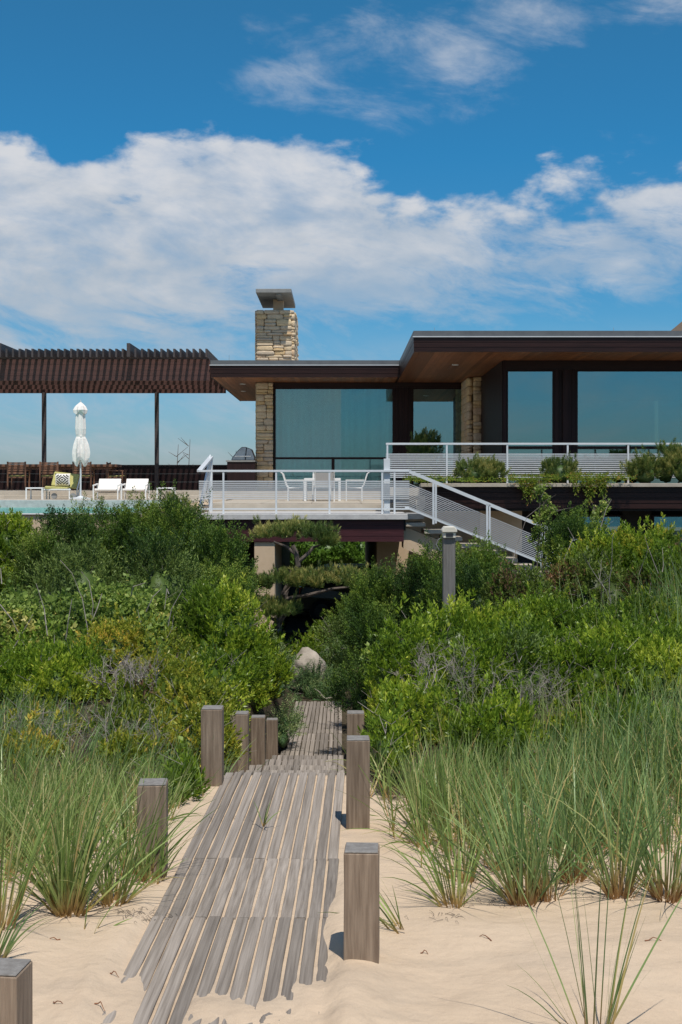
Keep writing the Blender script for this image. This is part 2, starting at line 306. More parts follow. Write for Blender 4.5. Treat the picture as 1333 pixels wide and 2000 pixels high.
M['grassdark'] = leafmat('beach_grass_dark_blade', [(0,G(0.098,0.176,0.058)),(.45,G(0.182,0.293,0.091)),(.85,G(0.364,0.481,0.182)),(1,G(0.600,0.468,0.182))], .36, .32, .5, base=(.38,.22,.09))

# ------------------------------------------------------------------ ground
PY = [-4000,-60,-35,-20,0,5,9.19,9.22,10.2,10.24,11.5,11.54,13.7,13.74,15.4,15.6,23.9,27,31,45,300,15000]
PZs = [-9,-6.6,-5.2,-3.6,-2.2,-2.103,-2.155,-2.40,-2.40,-2.66,-2.66,-3.1,-3.1,-3.43,-3.43,-3.80,-4.255,-4.3,-3.9,-3.85,-4,-4]
SY = [-4000,-60,-35,-20,0,5,9.2,12,15,19,22,25,28,31,45,300,15000]
SZs = [-9,-6.6,-5.2,-3.6,-2.2,-2.10,-2.12,-1.98,-2.0,-2.2,-2.6,-3.5,-4.05,-3.9,-3.85,-4,-4]
def path_c(Y): return np.where(Y < 9.17, -.42+.0194*(Y-9.17), -.42)
def ground(X, Y, fine=True):
    X = np.asarray(X, float); Y = np.asarray(Y, float)
    zp = np.interp(Y, PY, PZs)-.013-.012*smooth(9.1, 9.3, Y); zs = np.interp(Y, SY, SZs)-.02*(Y < 9)
    d = np.abs(X-path_c(Y)); w = smooth(.5, 1.35, d)
    nz = sn(X, Y, 1.3, 3)*.045+sn(X, Y, 3.7, 4)*.019+sn(X, Y*1.8, 9, 5)*.005+sn(X*.7, Y*1.6, 21, 6)*.002
    nz = nz*smooth(.5, 1.1, d)+sn(X, Y, 11, 8)*.003*(1-smooth(.45, .95, d))
    big = sn(X, Y, .35, 9)*.22*smooth(1.5, 5, d)*smooth(8, 14, Y)*(1-smooth(24, 29, Y))
    z = zp*(1-w)+zs*w+nz+big
    # wind-blown sand over the foot of the walk
    lx = X-path_c(Y)
    edge = 5.22+.07*sn(X, Y, 5, 12)+.06*sn(X, Y, 14, 13)+.03*sn(X, Y*.5, 40, 14)
    edge = edge-.60*np.exp(-((lx+.20)/.075)**2)+.16*smooth(-.30, -.46, lx)*(lx < 0)+.12*smooth(.2, .42, lx)
    cov = (smooth(-.1, .3, edge-Y)*.019+smooth(.2, 1., edge-Y)*.012)*(1+.22*sn(X, Y*.5, 34, 15)+.16*sn(X, Y*.7, 70, 18))*(1-smooth(.5, .9, d))
    side = .045*smooth(.40, .52, lx+.03*sn(X*0, Y, 6, 16))*(1-smooth(.5, .75, lx))*(1-smooth(6.3, 7.2, Y))+.03*smooth(-.43, -.53, lx+.02*sn(X*0, Y, 7, 17))*(1-smooth(.5, .75, -lx))*(1-smooth(6.0, 6.6, Y))
    z = z+cov+side
    z = z+.10*np.exp(-(((X-1.9)/.9)**2+((Y-5.6)/.8)**2))+.06*np.exp(-(((X+2.1)/.5)**2+((Y-6.1)/.5)**2))
    # banked up against the posts
    z = z+.012*np.exp(-(((X-.2)/.2)**2+((Y-5.36)/.16)**2))
    return z
def gz(x, y): return float(ground(np.array([x]), np.array([y]))[0])
def grid_mesh(name, xs, ys, fz):
    XX, YY = np.meshgrid(xs, ys); ZZ = fz(XX, YY); nx, ny = len(xs), len(ys)
    v = np.stack([XX, YY, ZZ], -1).reshape(-1, 3); i = np.arange(nx-1)[None]+np.arange(ny-1)[:, None]*nx
    return v, np.stack([i, i+1, i+1+nx, i+nx], -1).reshape(-1, 4)
def np_mesh(name, v, q, m, smooth_=False, tint=None, along=None, extra=None):
    me = bpy.data.meshes.new(name); k = q.shape[1]
    me.vertices.add(len(v)); me.vertices.foreach_set('co', np.ascontiguousarray(v, dtype=np.float32).ravel())
    me.loops.add(q.size); me.loops.foreach_set('vertex_index', np.ascontiguousarray(q, dtype=np.int32).ravel())
    me.polygons.add(len(q)); me.polygons.foreach_set('loop_start', np.arange(0, q.size, k, dtype=np.int32)); me.polygons.foreach_set('loop_total', np.full(len(q), k, dtype=np.int32))
    if smooth_: me.polygons.foreach_set('use_smooth', np.ones(len(q), dtype=bool))
    me.update(calc_edges=True)
    if tint is not None: me.attributes.new('tint', 'FLOAT', 'FACE').data.foreach_set('value', np.ascontiguousarray(tint, dtype=np.float32))
    if along is not None: me.attributes.new('along', 'FLOAT', 'POINT').data.foreach_set('value', np.ascontiguousarray(along, dtype=np.float32))
    if extra: me.attributes.new(extra[0], 'FLOAT', 'POINT').data.foreach_set('value', np.ascontiguousarray(extra[1], dtype=np.float32))
    me.materials.append(m); return me
xs = np.unique(np.concatenate([[-9000,-2000,-500,-150,-60], np.arange(-30,-5,.6), np.arange(-5,-2.2,.08), np.arange(-2.2,1.6,.022), np.arange(1.6,3.2,.04), np.arange(3.2,8,.15), np.arange(8,30,.7), [40,80,200,600,2500,9000]]))
ys = np.unique(np.concatenate([[-9000,-1500,-300,-80,-45,-30,-20,-12,-7,-4,-2,0,1.5,3], np.arange(3.8,8.6,.026), np.arange(8.6,16,.07), np.arange(16,34,.3), [36,40,46,54,70,120,300,1000,4000,12000]]))
v, q = grid_mesh('ground', xs, ys, ground)
dd = np.abs(v[:,0]-path_c(v[:,1])); lit = smooth(7.7, 9.2, v[:,1]-.35*smooth(1.,3.,dd)*0)*smooth(.45, .8, dd)+smooth(9.3, 10.2, v[:,1])*.9
lit = np.clip(lit, 0, 1)*np.where(v[:,1] > 60, .8, 1)
go = bpy.data.objects.new('ground', np_mesh('ground', v, q, M['sand'], True, extra=('litter', lit))); link(go); tag(go, 'pale beige dune sand turning to dark leaf litter under the shrubs', None, None, 'structure')
sea = MB(); sea.add([(-9000,-9000,-6),(9000,-9000,-6),(9000,-48,-6),(-9000,-48,-6)], [(0,1,2,3)]); tag(sea.build('sea', M['sea']), 'open sea behind the beach', None, None, 'structure')

# ------------------------------------------------------------------ boardwalk: every panel a thing, every plank a part
def plank_mesh(seed, w=.0565, L=1.0, t=.03):
    r = random.Random(seed); mb = MB(); n = 6; rows = []
    for i in range(n+1):
        y = L*i/n; dz = r.uniform(-.0022, .0022); dx = r.uniform(-.0016, .0016); b = .004
        rows.append([(-w/2+dx, y, -t), (w/2+dx, y, -t), (w/2+dx, y, -b+dz), (w/2-b+dx, y, dz), (-w/2+b+dx, y, dz+r.uniform(-.001,.001)), (-w/2+dx, y, -b+dz)])
    v = [p for row in rows for p in row]; f = []
    for i in range(n):
        for k in range(6): f.append((i*6+k, i*6+(k+1) % 6, (i+1)*6+(k+1) % 6, (i+1)*6+k))
    f += [(5,4,3,2,1,0), tuple(n*6+k for k in range(6))]; mb.add(v, f); return mb.mesh('plank', M['plank'])
PM = [plank_mesh(i) for i in range(4)]
def panel(p0, p1, label, wid=.9, n=13, skew=0.0, over=0.):
    p0, p1 = Vector(p0), Vector(p1); d = p1-p0; Ln = d.length; pitch = math.atan2(d.z, math.hypot(d.x, d.y)); yaw = -math.atan2(d.x, d.y)
    root = thing('boardwalk_panel', p0, label, 'boardwalk panel', 'wooden boardwalk panels laid over the dune')
    rt = Vector((math.cos(yaw), math.sin(yaw), 0))
    for k in range(n):
        off = (k+.5)/n*wid-wid/2; jit = random.uniform(-.002, .002)
        o = inst('plank', PM[k % 4], root, p0+rt*(off+random.uniform(-.0018,.0018))+d.normalized()*jit+Vector((0,0,random.uniform(-.003,.0025))), (pitch+random.uniform(-.0012,.0012), 0, yaw+random.uniform(-.0012,.0012)), (random.uniform(.97,1.05), Ln-.004, 1))
    for t in (.12, .88):                     # battens that tie the slats together
        c = p0+d*t-Vector((0,0,.052)); mb = MB(); mb.bar(c-rt*wid*.49, c+rt*wid*.49, .06, .038); mb.build('batten', M['plank'], root)
    return root
def pc(Y, z=None, dx=0): return (float(path_c(np.array(Y)))+dx, Y, float(np.interp(Y, PY, PZs)) if z is None else z)
def low(Y): return -2.155+.0125*(9.17-Y)
Ls = [4.3, 6.0, 6.98, 9.17]
labs = ['boardwalk panel half buried under sand at the foot of the walk', 'short boardwalk panel just above the sand covered one', 'long boardwalk panel climbing to the crest between the tall posts']
for i in range(3): panel(pc(Ls[i], low(Ls[i]), random.uniform(-.004,.004)), pc(Ls[i+1], low(Ls[i+1])+.001, random.uniform(-.006,.006)), labs[i])
ST = [(9.22,10.2,-2.376,'first step panel just behind the crest of the walk'),(10.24,11.5,-2.632,'second step panel down behind the crest'),(11.54,13.7,-3.072,'third step panel down behind the crest'),(13.74,15.4,-3.402,'lowest step panel before the long far run')]
for a, b, z, lb in ST: panel((-.42, a, z), (-.415, b, z), lb)
zE = lambda Y: -3.89-.054*(Y-17.6)
panel((-.43, 15.6, zE(15.6)), (-.43, 19.7, zE(19.7)), 'far boardwalk panel beginning below the steps'); panel((-.43, 19.72, zE(19.72)), (-.43, 23.9, zE(23.9)), 'farthest boardwalk panel ending at the low junipers')

def wood_post(x, y, top, w, yaw, label, name='wood_post'):
    g = gz(x, y); root = thing(name, (x, y, g), label, 'post', 'square timber posts along the boardwalk')
    mb = MB(); c, s = math.cos(yaw), math.sin(yaw); h = w/2; n = 5; rows = []
    r = random.Random(int(x*100)+int(y*10))
    for i in range(n+1):
        z = g-.3+(top-g+.3)*i/n
        for a, b in ((-h,-h),(h,-h),(h,h),(-h,h)):
            a2, b2 = a+r.uniform(-.0015,.0015), b+r.uniform(-.0015,.0015); rows.append((x+a2*c-b2*s, y+a2*s+b2*c, z))
    f = [(i*4+k, i*4+(k+1) % 4, (i+1)*4+(k+1) % 4, (i+1)*4+k) for i in range(n) for k in range(4)]+[(3,2,1,0),(n*4,n*4+1,n*4+2,n*4+3)]
    mb.add(rows, f); mb.build('shaft', M['post'], root, bev=.003)
    t = MB(); k = h-.004; t.add([(x+a*c-b*s, y+a*s+b*c, zz) for zz in (top+.0015, top+.008) for a, b in ((-k,-k),(k,-k),(k,k),(-k,k))], [(3,2,1,0),(4,5,6,7),(0,1,5,4),(1,2,6,5),(2,3,7,6),(3,0,4,7)]); t.build('end_grain', M['post_top'], root, bev=.002)
    return root
for px, Y, ptop, w, yaw, lb in [
    (707,5.42,1658,.152,-.05,'brown square post standing in open sand beside the buried walk'),
    (699.5,7.72,1443,.146,0,'square post at the edge of the climbing panel, sand at its foot'),
    (695,10.6,1392,.15,0,'grey post half hidden behind the square post at the crest'),
    (415.5,8.85,1383,.152,0,'tallest grey post, first of the four in a row'),
    (469,10.7,1393,.152,0,'second of the four grey posts in a row'),
    (504.5,13,1400,.15,0,'third of the four grey posts in a row'),
    (532,16.3,1405,.15,0,'smallest and last of the four grey posts in a row'),
    (299,6.75,1529,.158,.08,'leaning square post behind beach grass blades'),
    (8,4.4,1891,.155,-.12,'post cut off by the bottom corner, pale weathered top')]:
    wood_post(PX(px, Y), Y, PZ(ptop, Y), w, yaw, lb)

# ------------------------------------------------------------------ house
ZS, ZF, ZT = 3.33, 3.70, 3.86              # soffit, top of fascia, top of metal edge
XL, XR, XE = PX(412,38.4), PX(809,31), 14.0
house = thing('beach_house', (0, 40, -3.9), 'low flat roofed modern beach house of dark wood, glass and stone', 'house')
def hb(name, x0, x1, y0, y1, z0, z1, m, par=None, bev=0):
    mb = MB(); mb.box(x0, x1, y0, y1, z0, z1); return mb.build(name, M[m] if isinstance(m, str) else m, par or house, bev)
roof = MB(); roof.box(XL+.03, XR, 38.43, 49.6, ZS+.03, ZF); roof.box(XR, XE, 31.03, 49.6, ZS+.03, ZF); roof = roof.build('roof', M['mahogany'], house)
edge = MB()
edge.box(XL-.01, XR-.012, 38.38, 38.52, ZF, ZT); edge.box(XL-.01, XL+.13, 38.52, 49.6, ZF, ZT); edge.box(XR-.012, XE, 30.98, 31.12, ZF, ZT); edge.box(XR-.012, XR+.13, 31.12, 38.38, ZF, ZT); edge.build('metal_edge', M['metal_edge'], roof)
gs = MB(); gs.box(XL-.035, XR-.03, 38.35, 38.38, ZF-.004, ZF+.018); gs.box(XR-.035, XE, 30.95, 30.98, ZF-.004, ZF+.018); gs.build('drip_edge', M['rod'], roof)
gr = MB()
for i in range(700):
    if i % 5 < 2: x = random.uniform(XL+.2, XR-.1); y = random.uniform(38.53, 38.9)
    else: x = random.uniform(XR+.2, XE-.5); y = random.uniform(31.15, 31.5)
    s = random.uniform(.012, .028); gr.box(x-s, x+s, y-s, y+s, ZT-.06, ZT-.012+s*random.uniform(.3,1.2))
gro = gr.build('roof_gravel', M['gravel'], roof); gro['kind'] = 'stuff'
tp = MB(); tp.box(XL+.13, XR+.13, 38.52, 49.5, ZF, ZT-.05); tp.box(XR+.13, XE, 31.12, 49.5, ZF, ZT-.05); tp.build('gravel_bed', M['gravel'], roof)
for i in range(3):                          # fascia boards, joints recessed
    z0 = ZS+(ZF-ZS)*i/3; z1 = ZS+(ZF-ZS)*(i+1)/3-.006; p = .006*i
    hb('fascia_board', XL-p, XR-p-.001, 38.4-p, 38.43, z0, z1, 'mahogany'); hb('fascia_board', XR-p, XE, 31-p, 31.03, z0, z1, 'mahogany')
    hb('fascia_board', XR-p, XR-.001, 31.03, 38.38-p, z0, z1, 'mahogany'); hb('fascia_board', XL-p, XL+.03, 38.43, 49.6, z0, z1, 'mahogany')
sbm = {}
def soffit(x0, x1, y0, y1, w=.135):
    n = int((x1-x0)/w); Ln = y1-y0
    if Ln not in sbm: m_ = MB(); m_.box(-w/2+.003, w/2-.003, 0, Ln, 0, .02); sbm[Ln] = m_.mesh('soffit_board', M['soffit'])
    for i in range(n): inst('soffit_board', sbm[Ln], house, (x0+w*(i+.5), y0, ZS+.005))
soffit(XL+.035, XR, 38.44, 49.55); soffit(XR+.01, XE, 31.04, 40.9)
for px, py in ((475,750),(476,764),(890,712.5)):
    Y = ZS*F/(HZ-py); mb = MB(); mb.lathe(PX(px,Y), Y, [(.085,ZS-.012),(.10,ZS-.006),(.10,ZS+.004)], 14); mb.build('soffit_light', M['white_plastic'], house)
for px, Y in ((448,40),(849,33),(1199,33)):
    mb = MB(); mb.tube([(PX(px,Y),Y,ZT-.06),(PX(px,Y),Y,ZT+.34)], .009, 5, .004); mb.build('lightning_rod', M['cap'], house)
# stones
def stone_mesh(seed):
    bm = bmesh.new(); bmesh.ops.create_cube(bm, size=1); bmesh.ops.subdivide_edges(bm, edges=bm.edges[:], cuts=2, use_grid_fill=True); r = random.Random(seed)
    for v in bm.verts:
        c = v.co; k = sum(abs(abs(t)-.5) < 1e-4 for t in c)
        v.co = Vector([t*(.985 if k < 2 else .93 if k == 2 else .87)+r.uniform(-.035,.035) for t in c])
    me = bpy.data.meshes.new('stone'); bm.to_mesh(me); bm.free(); me.polygons.foreach_set('use_smooth', [True]*len(me.polygons)); me.materials.append(M['stone']); return me
SM = [stone_mesh(i) for i in range(7)]
def masonry(par, a0, a1, z0, z1, fixed, axis, seed, wmax=.62, hs=(.09,.13,.17,.22)):
    r = random.Random(seed); z = z0
    while z < z1-.02:
        h = min(r.choice(hs), z1-z);
        if z1-z-h < .06: h = z1-z
        a = a0
        while a < a1-.01:
            w = min(r.uniform(.22, wmax), a1-a)
            if a1-a-w < .14: w = a1-a
            split = h > .16 and r.random() < .35
            for zz, hh in (((z, h*.45), (z+h*.45, h*.55)) if split else ((z, h),)):
                dp = .13+r.uniform(0, .06); c = (a+w/2, fixed-dp/2+.06, zz+hh/2) if axis == 'x' else (fixed+dp/2-.06, a+w/2, zz+hh/2)
                dim = (w*1.0, dp, hh*1.02) if axis == 'x' else (dp, w, hh*1.02)
                inst('stone', r.choice(SM), par, c, (0, 0, 0), dim)
            a += w
        z += h
cx0, cx1 = PX(501.5,40.4), PX(570.5,40.4)
chim = hb('chimney', cx0+.05, cx1-.05, 40.46, 43.4, ZT-.1, PZ(606,40.4)-.02, 'stucco')
masonry(chim, cx0, cx1, ZT-.06, PZ(606,40.4), 40.4, 'x', 5); masonry(chim, 40.42, 43.5, ZT-.06, PZ(606,40.4), cx1, 'y', 6, .5)
masonry(chim, 40.42, 43.5, ZT-.06, PZ(606,40.4), cx0-.0, 'y', 7, .9, (.2,.25))
ztc = PZ(606,40.4)
hb('chimney_cap', PX(500,39.6), PX(569.5,39.6), 39.6, 43.1, 6.16, 6.29, 'cap', bev=.01); hb('flue_neck', PX(534,41), PX(553,41), 41, 41.6, ztc-.05, 6.16, 'stucco'); hb('cap_rib', PX(533,39.6)+.1, PX(533,39.6)+.28, 39.7, 41, 6.10, 6.16, 'cap')
scol = hb('stone_column', cx0+.05, PX(533,40.3), 40.42, 43.4, -.25, ZS, 'stucco'); masonry(scol, cx0, PX(534,40.3), -.22, ZS-.01, 40.3, 'x', 9, .45); masonry(scol, 40.4, 43.4, -.22, ZS-.01, cx0+.02, 'y', 19, .9, (.22,.28))
scol2 = hb('stone_column', 4.15, 4.6, 38.25, 41, -.05, ZS, 'stucco'); masonry(scol2, 4.11, 4.62, -.04, ZS-.01, 38.2, 'x', 10, .4); masonry(scol2, 38.3, 41, .5, ZS-.01, 4.13-.12, 'y', 12, .8, (.22,.28))
# windows
def window(x0, x1, z0, z1, Y, vm=(), hm=(), fr=.06, curtain=False, par=None):
    w = hb('window_frame', x0, x1, Y-.03, Y+.05, z0, z0+fr, 'mahogany_v', par)
    mb = MB(); mb.box(x0, x1, Y-.031, Y+.05, z1-fr, z1); mb.box(x0, x0+fr, Y-.03, Y+.05, z0+fr, z1-fr); mb.box(x1-fr, x1, Y-.03, Y+.05, z0+fr, z1-fr); mb.build('frame', M['mahogany_v'], w)
    zb = [z0+fr]+list(hm)+[z1-fr]
    for i in range(len(zb)-1):
        a, b = zb[i]+(fr*.7 if i else 0), zb[i+1]-(fr*.7 if i < len(zb)-2 else 0)
        if i: m_ = MB(); m_.box(x0+fr, x1-fr, Y-.04, Y+.05, zb[i]-fr*.7, zb[i]+fr*.7); m_.build('transom', M['mahogany_v'], w)
        xb = [x0+fr]+(list(vm) if i == 0 else [])+[x1-fr]
        for k in range(len(xb)-1):
            if k: m_ = MB(); m_.box(xb[k]-.05, xb[k]+.05, Y-.035, Y+.05, a, b); m_.build('mullion', M['mahogany_v'], w)
            m_ = MB(); m_.box(xb[k]+(.05 if k else 0), xb[k+1]-(.05 if k < len(xb)-2 else 0), Y, Y+.012, a, b); m_.build('pane', M['glass_clear' if curtain else 'glass'], w)
    if curtain:
        n = int((x1-x0)/.035); vv, ff = [], []; ph = 0
        for i in range(n+1):
            ph += .55+random.uniform(-.2,.2); x = x0+.05+(x1-x0-.1)*i/n; y = Y+.25+.10*math.sin(ph)+.02*math.sin(ph*.37); vv += [(x,y,z0+.02),(x,y,z1-.02)]
            if i: ff.append((2*i-2, 2*i, 2*i+1, 2*i-1))
        m_ = MB(); m_.add(vv, ff); m_.build('curtain', M['curtain'], w, smooth_=True)
    return w
YG = 40.4; k = YG/F
window(PX(536,YG), PX(770,YG), -.2, PZ(757,YG), YG, (PX(651,YG),), (PZ(895,YG),), .05, True)
hb('header', PX(534,YG), PX(935,YG), YG-.02, YG+.25, PZ(757,YG)+.002, ZS, 'mahogany')
def boards_v(x0, x1, Y, z0, z1, w=.16):      # upright cladding boards
    n = max(1, round((x1-x0)/w)); w = (x1-x0)/n
    for i in range(n): hb('cladding_board', x0+w*i+.003, x0+w*(i+1)-.003, Y-.03+.004*(i % 2), Y+.1, z0, z1, 'mahogany_v')
boards_v(PX(770,YG)+.002, PX(805,YG)-.002, YG, -.2, PZ(757,YG)); window(PX(805,YG), PX(911,YG), -.2, PZ(757,YG), YG, (), (), .05, False)
hb('roller_shade', PX(808,YG), PX(908,YG), YG+.15, YG+.17, PZ(785,YG), PZ(758,YG), 'interior')
boards_v(PX(911,YG), PX(937,YG), YG-.05, -.2, PZ(757,YG))
YR = 33.2; XC = PX(983,YR)
boards_v(XC, PX(985,YR)+.05, YR, -.1, ZS-.02, .1)
hb('header', XC, XE, YR-.02, YR+.25, PZ(722,YR)+.002, ZS, 'mahogany')
window(PX(985,YR)+.055, PX(1083,YR), -.05, PZ(722,YR), YR, (), (PZ(874,YR),), .05, False)
boards_v(PX(1083,YR)+.002, PX(1125,YR)-.002, YR, -.1, PZ(722,YR), .12)
hb('corner_post', PX(1099,YR), PX(1109,YR), YR-.09, YR-.035, -.1, PZ(722,YR), 'mahogany_v')
window(PX(1125,YR), 12.2, -.05, PZ(722,YR), YR, (), (PZ(874,YR),), .05, False); hb('wall', 12.2, XE, YR, YR+.2, -.1, ZS-.01, 'mahogany_v')
for i in range(22): hb('cladding_board', XC-.03, XC, YR+.25*i+.002, YR+.25*i+.246, -.05, ZS-.012, 'mahogany_v')
# inside, walls and floors
hb('side_wall', XC+.002, XC+.15, YR+.12, 48.9, -.1, ZS, 'interior'); hb('floor', cx1+.02, XC, 40.6, 49, -.4, -.22, 'interior'); hb('floor', XC, XE, YR+.1, 49, -.3, -.1, 'interior')
hb('side_wall', -2.2, -2.05, 43.5, 49, -.22, ZS, 'interior')
def PXr(px, Y): return PX(px, Y)
YB = 48.9; sx0, sx1 = PX(1279,YB), PX(1288,YB)
hb('back_wall', -2.05, sx0, YB, YB+.15, -.22, ZS, 'interior'); hb('back_wall', sx1, XE, YB, YB+.15, -.22, ZS, 'interior'); hb('back_wall', sx0, sx1, YB, YB+.15, PZ(783,YB), ZS, 'interior'); hb('back_wall', sx0, sx1, YB, YB+.15, -.22, PZ(868,YB), 'interior')
hb('ceiling', -2, XE, 41.2, 48.9, ZS-.04, ZS-.02, 'interior'); hb('ceiling', XC+.15, XE, YR+.3, 41.2, ZS-.04, ZS-.02, 'interior'); hb('end_wall', XE-.1, XE, YR+.2, 49, -.1, ZS, 'interior')
# chair inside the middle room
ch = MB(); ch.box(PX(872,43), PX(898,43), 43, 43.1, .5, PZ(841,43)); ch.box(PX(866,43), PX(900,43), 42.5, 43, .2, .5); ch.box(PX(864,43), PX(870,43), 42.5, 42.6, .2, .75); ch.box(PX(878,43), PX(882,43), 42.7, 42.8, -.22, .2); tag(ch.build('desk_chair', M['dark']), 'black desk chair behind the narrow glass beside the stone column', 'chair')
# lower storey
hb('slab', PX(385,29), PX(797,29), 29, 31.98, -.846, -.713, 'slab', bev=.008)
for i in range(4): hb('edge_board', PX(392,29.1), PX(789,29.1), 29.11-.004*(i % 2), 29.42, -1.37+.131*i, -1.37+.131*(i+1)-.006, 'maroon')
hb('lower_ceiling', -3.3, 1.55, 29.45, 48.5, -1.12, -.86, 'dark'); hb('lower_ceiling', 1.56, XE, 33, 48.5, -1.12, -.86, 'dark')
hb('pier', PX(497,29.16), PX(537,29.16), 29.16, 32.6, -4, -1.375, 'stucco', bev=.01)
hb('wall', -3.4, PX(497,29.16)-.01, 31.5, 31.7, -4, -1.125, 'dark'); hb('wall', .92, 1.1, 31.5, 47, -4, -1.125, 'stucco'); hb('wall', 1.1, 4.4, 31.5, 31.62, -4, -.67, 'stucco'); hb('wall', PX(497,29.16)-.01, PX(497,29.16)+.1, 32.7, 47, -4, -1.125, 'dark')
hb('wall', 4.1, XE, 32.2, 32.4, -4, -2.4, 'stucco')
hb('wall', PX(938,31), PX(1020,31), 31, 31.2, -1.7, -.665, 'stucco')
for a, b in ((1126,1216),(1274,1420)): window(PX(a,31.6), PX(b,31.6), -2.4, -.8, 31.6, (), (), .05, True)
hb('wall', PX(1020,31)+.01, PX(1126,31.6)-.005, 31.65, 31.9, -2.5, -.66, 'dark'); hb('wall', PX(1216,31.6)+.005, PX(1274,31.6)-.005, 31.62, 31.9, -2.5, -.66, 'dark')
# stair
YS = 29.5; srun, srise = .443, .172; sx = PX(793,YS); sz = PZ(1021,YS)
st = MB(); poly = [(PX(785,YS), -.86), (PX(797,YS), -.86)]
stair = hb('stair_landing', 1.60, 2.0, 29.55, 30.6, -.846, -.72, 'slab')
for i in range(13): hb('stair_tread', sx+i*srun, sx+i*srun+.47, 29.45, 30.65, sz-i*srise-.09, sz-i*srise, 'limestone', bev=.006)
p0 = (sx-.1, sz-.1); p1 = (sx+13*srun, sz-13*srise-.1); st.prism([(sx-.05,sz-.09),(sx+13*srun,sz-.09-13*srise),(sx+13*srun-.6,sz-.5-13*srise),(sx-.05,sz-.62)], 29.6, 30.5); st.build('stair_stringer', M['stucco'], house)
for i in range(3): hb('stair_tread', 1.9+i*.001, 2.6, 30.75+.3*i, 31.05+.3*i, -.70+.16*i, -.56+.16*i, 'limestone')
# planter along the upper terrace
px0 = PX(822,29.8)
hb('planter_cap', px0, XE, 29.7, 29.95, -.075, .015, 'limestone', bev=.006); hb('planter_soil', px0+.05, XE, 29.955, 30.9, -.3, -.03, M['bark']); hb('planter_box', px0+.05, XE, 30.92, 31.02, -.6, -.02, 'limestone')
for i in range(4): hb('planter_board', px0+.12, XE, 29.86-.010*(i % 2), 29.94, -.6+.13*i, -.6+.13*i+.122, 'mahogany')
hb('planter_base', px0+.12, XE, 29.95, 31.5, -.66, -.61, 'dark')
hb('upper_terrace', PX(762,31.2), XE, 31.03, 33.1, -.3, -.10, 'limestone'); hb('upper_terrace', 1.9, 4.25, 33.1, 40.3, -.3, -.10, 'limestone')

# ------------------------------------------------------------------ terraces and pool
ter = thing('terrace', (-8, 40, -4), 'stepped pale limestone terrace behind the railing and round the pool', 'terrace'); ter['kind'] = 'structure'; del ter['category']
def tb(name, x0, x1, y0, y1, z0, z1, m='limestone', bev=.006): mb = MB(); mb.box(x0, x1, y0, y1, z0, z1); return mb.build(name, M[m], ter, bev)
def pavers(x0, x1, y0, y1, z, s=1.2):
    nx, ny = max(1, round((x1-x0)/s)), max(1, round((y1-y0)/s)); dx, dy = (x1-x0)/nx, (y1-y0)/ny
    m_ = MB(); m_.box(-dx/2+.006, dx/2-.006, -dy/2+.006, dy/2-.006, 0, .03); me = m_.mesh('paver', M['limestone'])
    for i in range(nx):
        for j in range(ny): inst('paver', me, ter, (x0+dx*(i+.5), y0+dy*(j+.5), z-.03))
tb('terrace_base', -3.4, 1.85, 32, 38.6, -.84, -.532); pavers(-3.4, 1.85, 32.0, 38.6, -.50)
tb('terrace_base', -20, -3.41, 36.5, 38.6, -.9, -.502); pavers(-20, -3.41, 36.5, 38.6, -.47)
tb('step', -20, 1.85, 38.6, 39.1, -.9, -.36); tb('upper_level', -20, 1.85, 39.1, 50, -.9, -.22)
tb('pool_wall', -20, -4.4, 27.0, 27.3, -4.2, -.68, 'stucco'); tb('pool_coping', -20, -4.4, 26.95, 27.35, -.68, -.655, 'slab'); tb('pool_wall', -4.7, -4.4, 27.3, 36.5, -4.2, -.68, 'stucco'); tb('pool_coping', -4.75, -4.35, 27.35, 36.5, -.68, -.655, 'slab')
tb('pool_end', -4.34, -3.42, 27.3, 36.5, -4, -.55, 'stucco'); tb('pool_wall', -20, -4.7, 36.3, 36.49, -2.2, -.48, 'slab')
wp = MB(); wp.add([(-20,27.3,-.70),(-4.7,27.3,-.70),(-4.7,36.3,-.70),(-20,36.3,-.70)], [(0,1,2,3)]); tag(wp.build('pool_water', M['pool']), 'turquoise pool water', None, None, 'structure')
# slatted wall behind the dining terrace
fw = thing('garden_wall', (-11, 44, -.22), 'dark wood wall closing the dining terrace under the pergola', 'wall')
for i in range(3): mb = MB(); mb.box(-19, PX(500,44), 43.98-.002*(i % 2), 44.1, -.22+.29*i, -.22+.29*(i+1)-.003); mb.build('board', M['mahogany_v'], fw)
mb = MB(); mb.box(-19, PX(500,44), 43.93, 44.14, .65, .68); mb.build('coping', M['mahogany_v'], fw)
# pergola
pg = thing('pergola', (-9, 41, -.22), 'long dark wood pergola with closely spaced rafters over the dining terrace', 'pergola')
for Y in (38.45, 40.1, 41.9, 43.75):
    for a, b in ((3.23, 3.90),):
        n = 4
        for i in range(n): mb = MB(); h = (b-a)/n; mb.box(-16, XL-.03 if Y > 38.4 else XL-.1, Y-.003*(i % 2), Y+.09, a+h*i, a+h*(i+1)-.004); mb.build('beam_board', M['pergola'], pg)
rm = MB(); rm.box(-.028, .028, 0, 6.2, 0, .26); rm = rm.mesh('rafter', M['pergola_top']); rb = MB(); rb.box(-.05, .05, 0, 6.4, 0, .42); rb = rb.mesh('rafter', M['pergola_top'])
x = XL-.08; i = 0
while x > -15.5:
    p = PX(0,1)
    big = any(abs((CX+x/37.9*F)-b) < 6.2 for b in (251, 2, -247))
    inst('rafter', rb if big else rm, pg, (x, 37.85 if not big else 37.75, 3.905)); x -= .1985
for px in (87, 307, -133): mb = MB(); w = .068; mb.box(PX(px,43.5)-w, PX(px,43.5)+w, 43.4, 43.54, -.22, 3.23); mb.build('post', M['pergola_top'], pg)

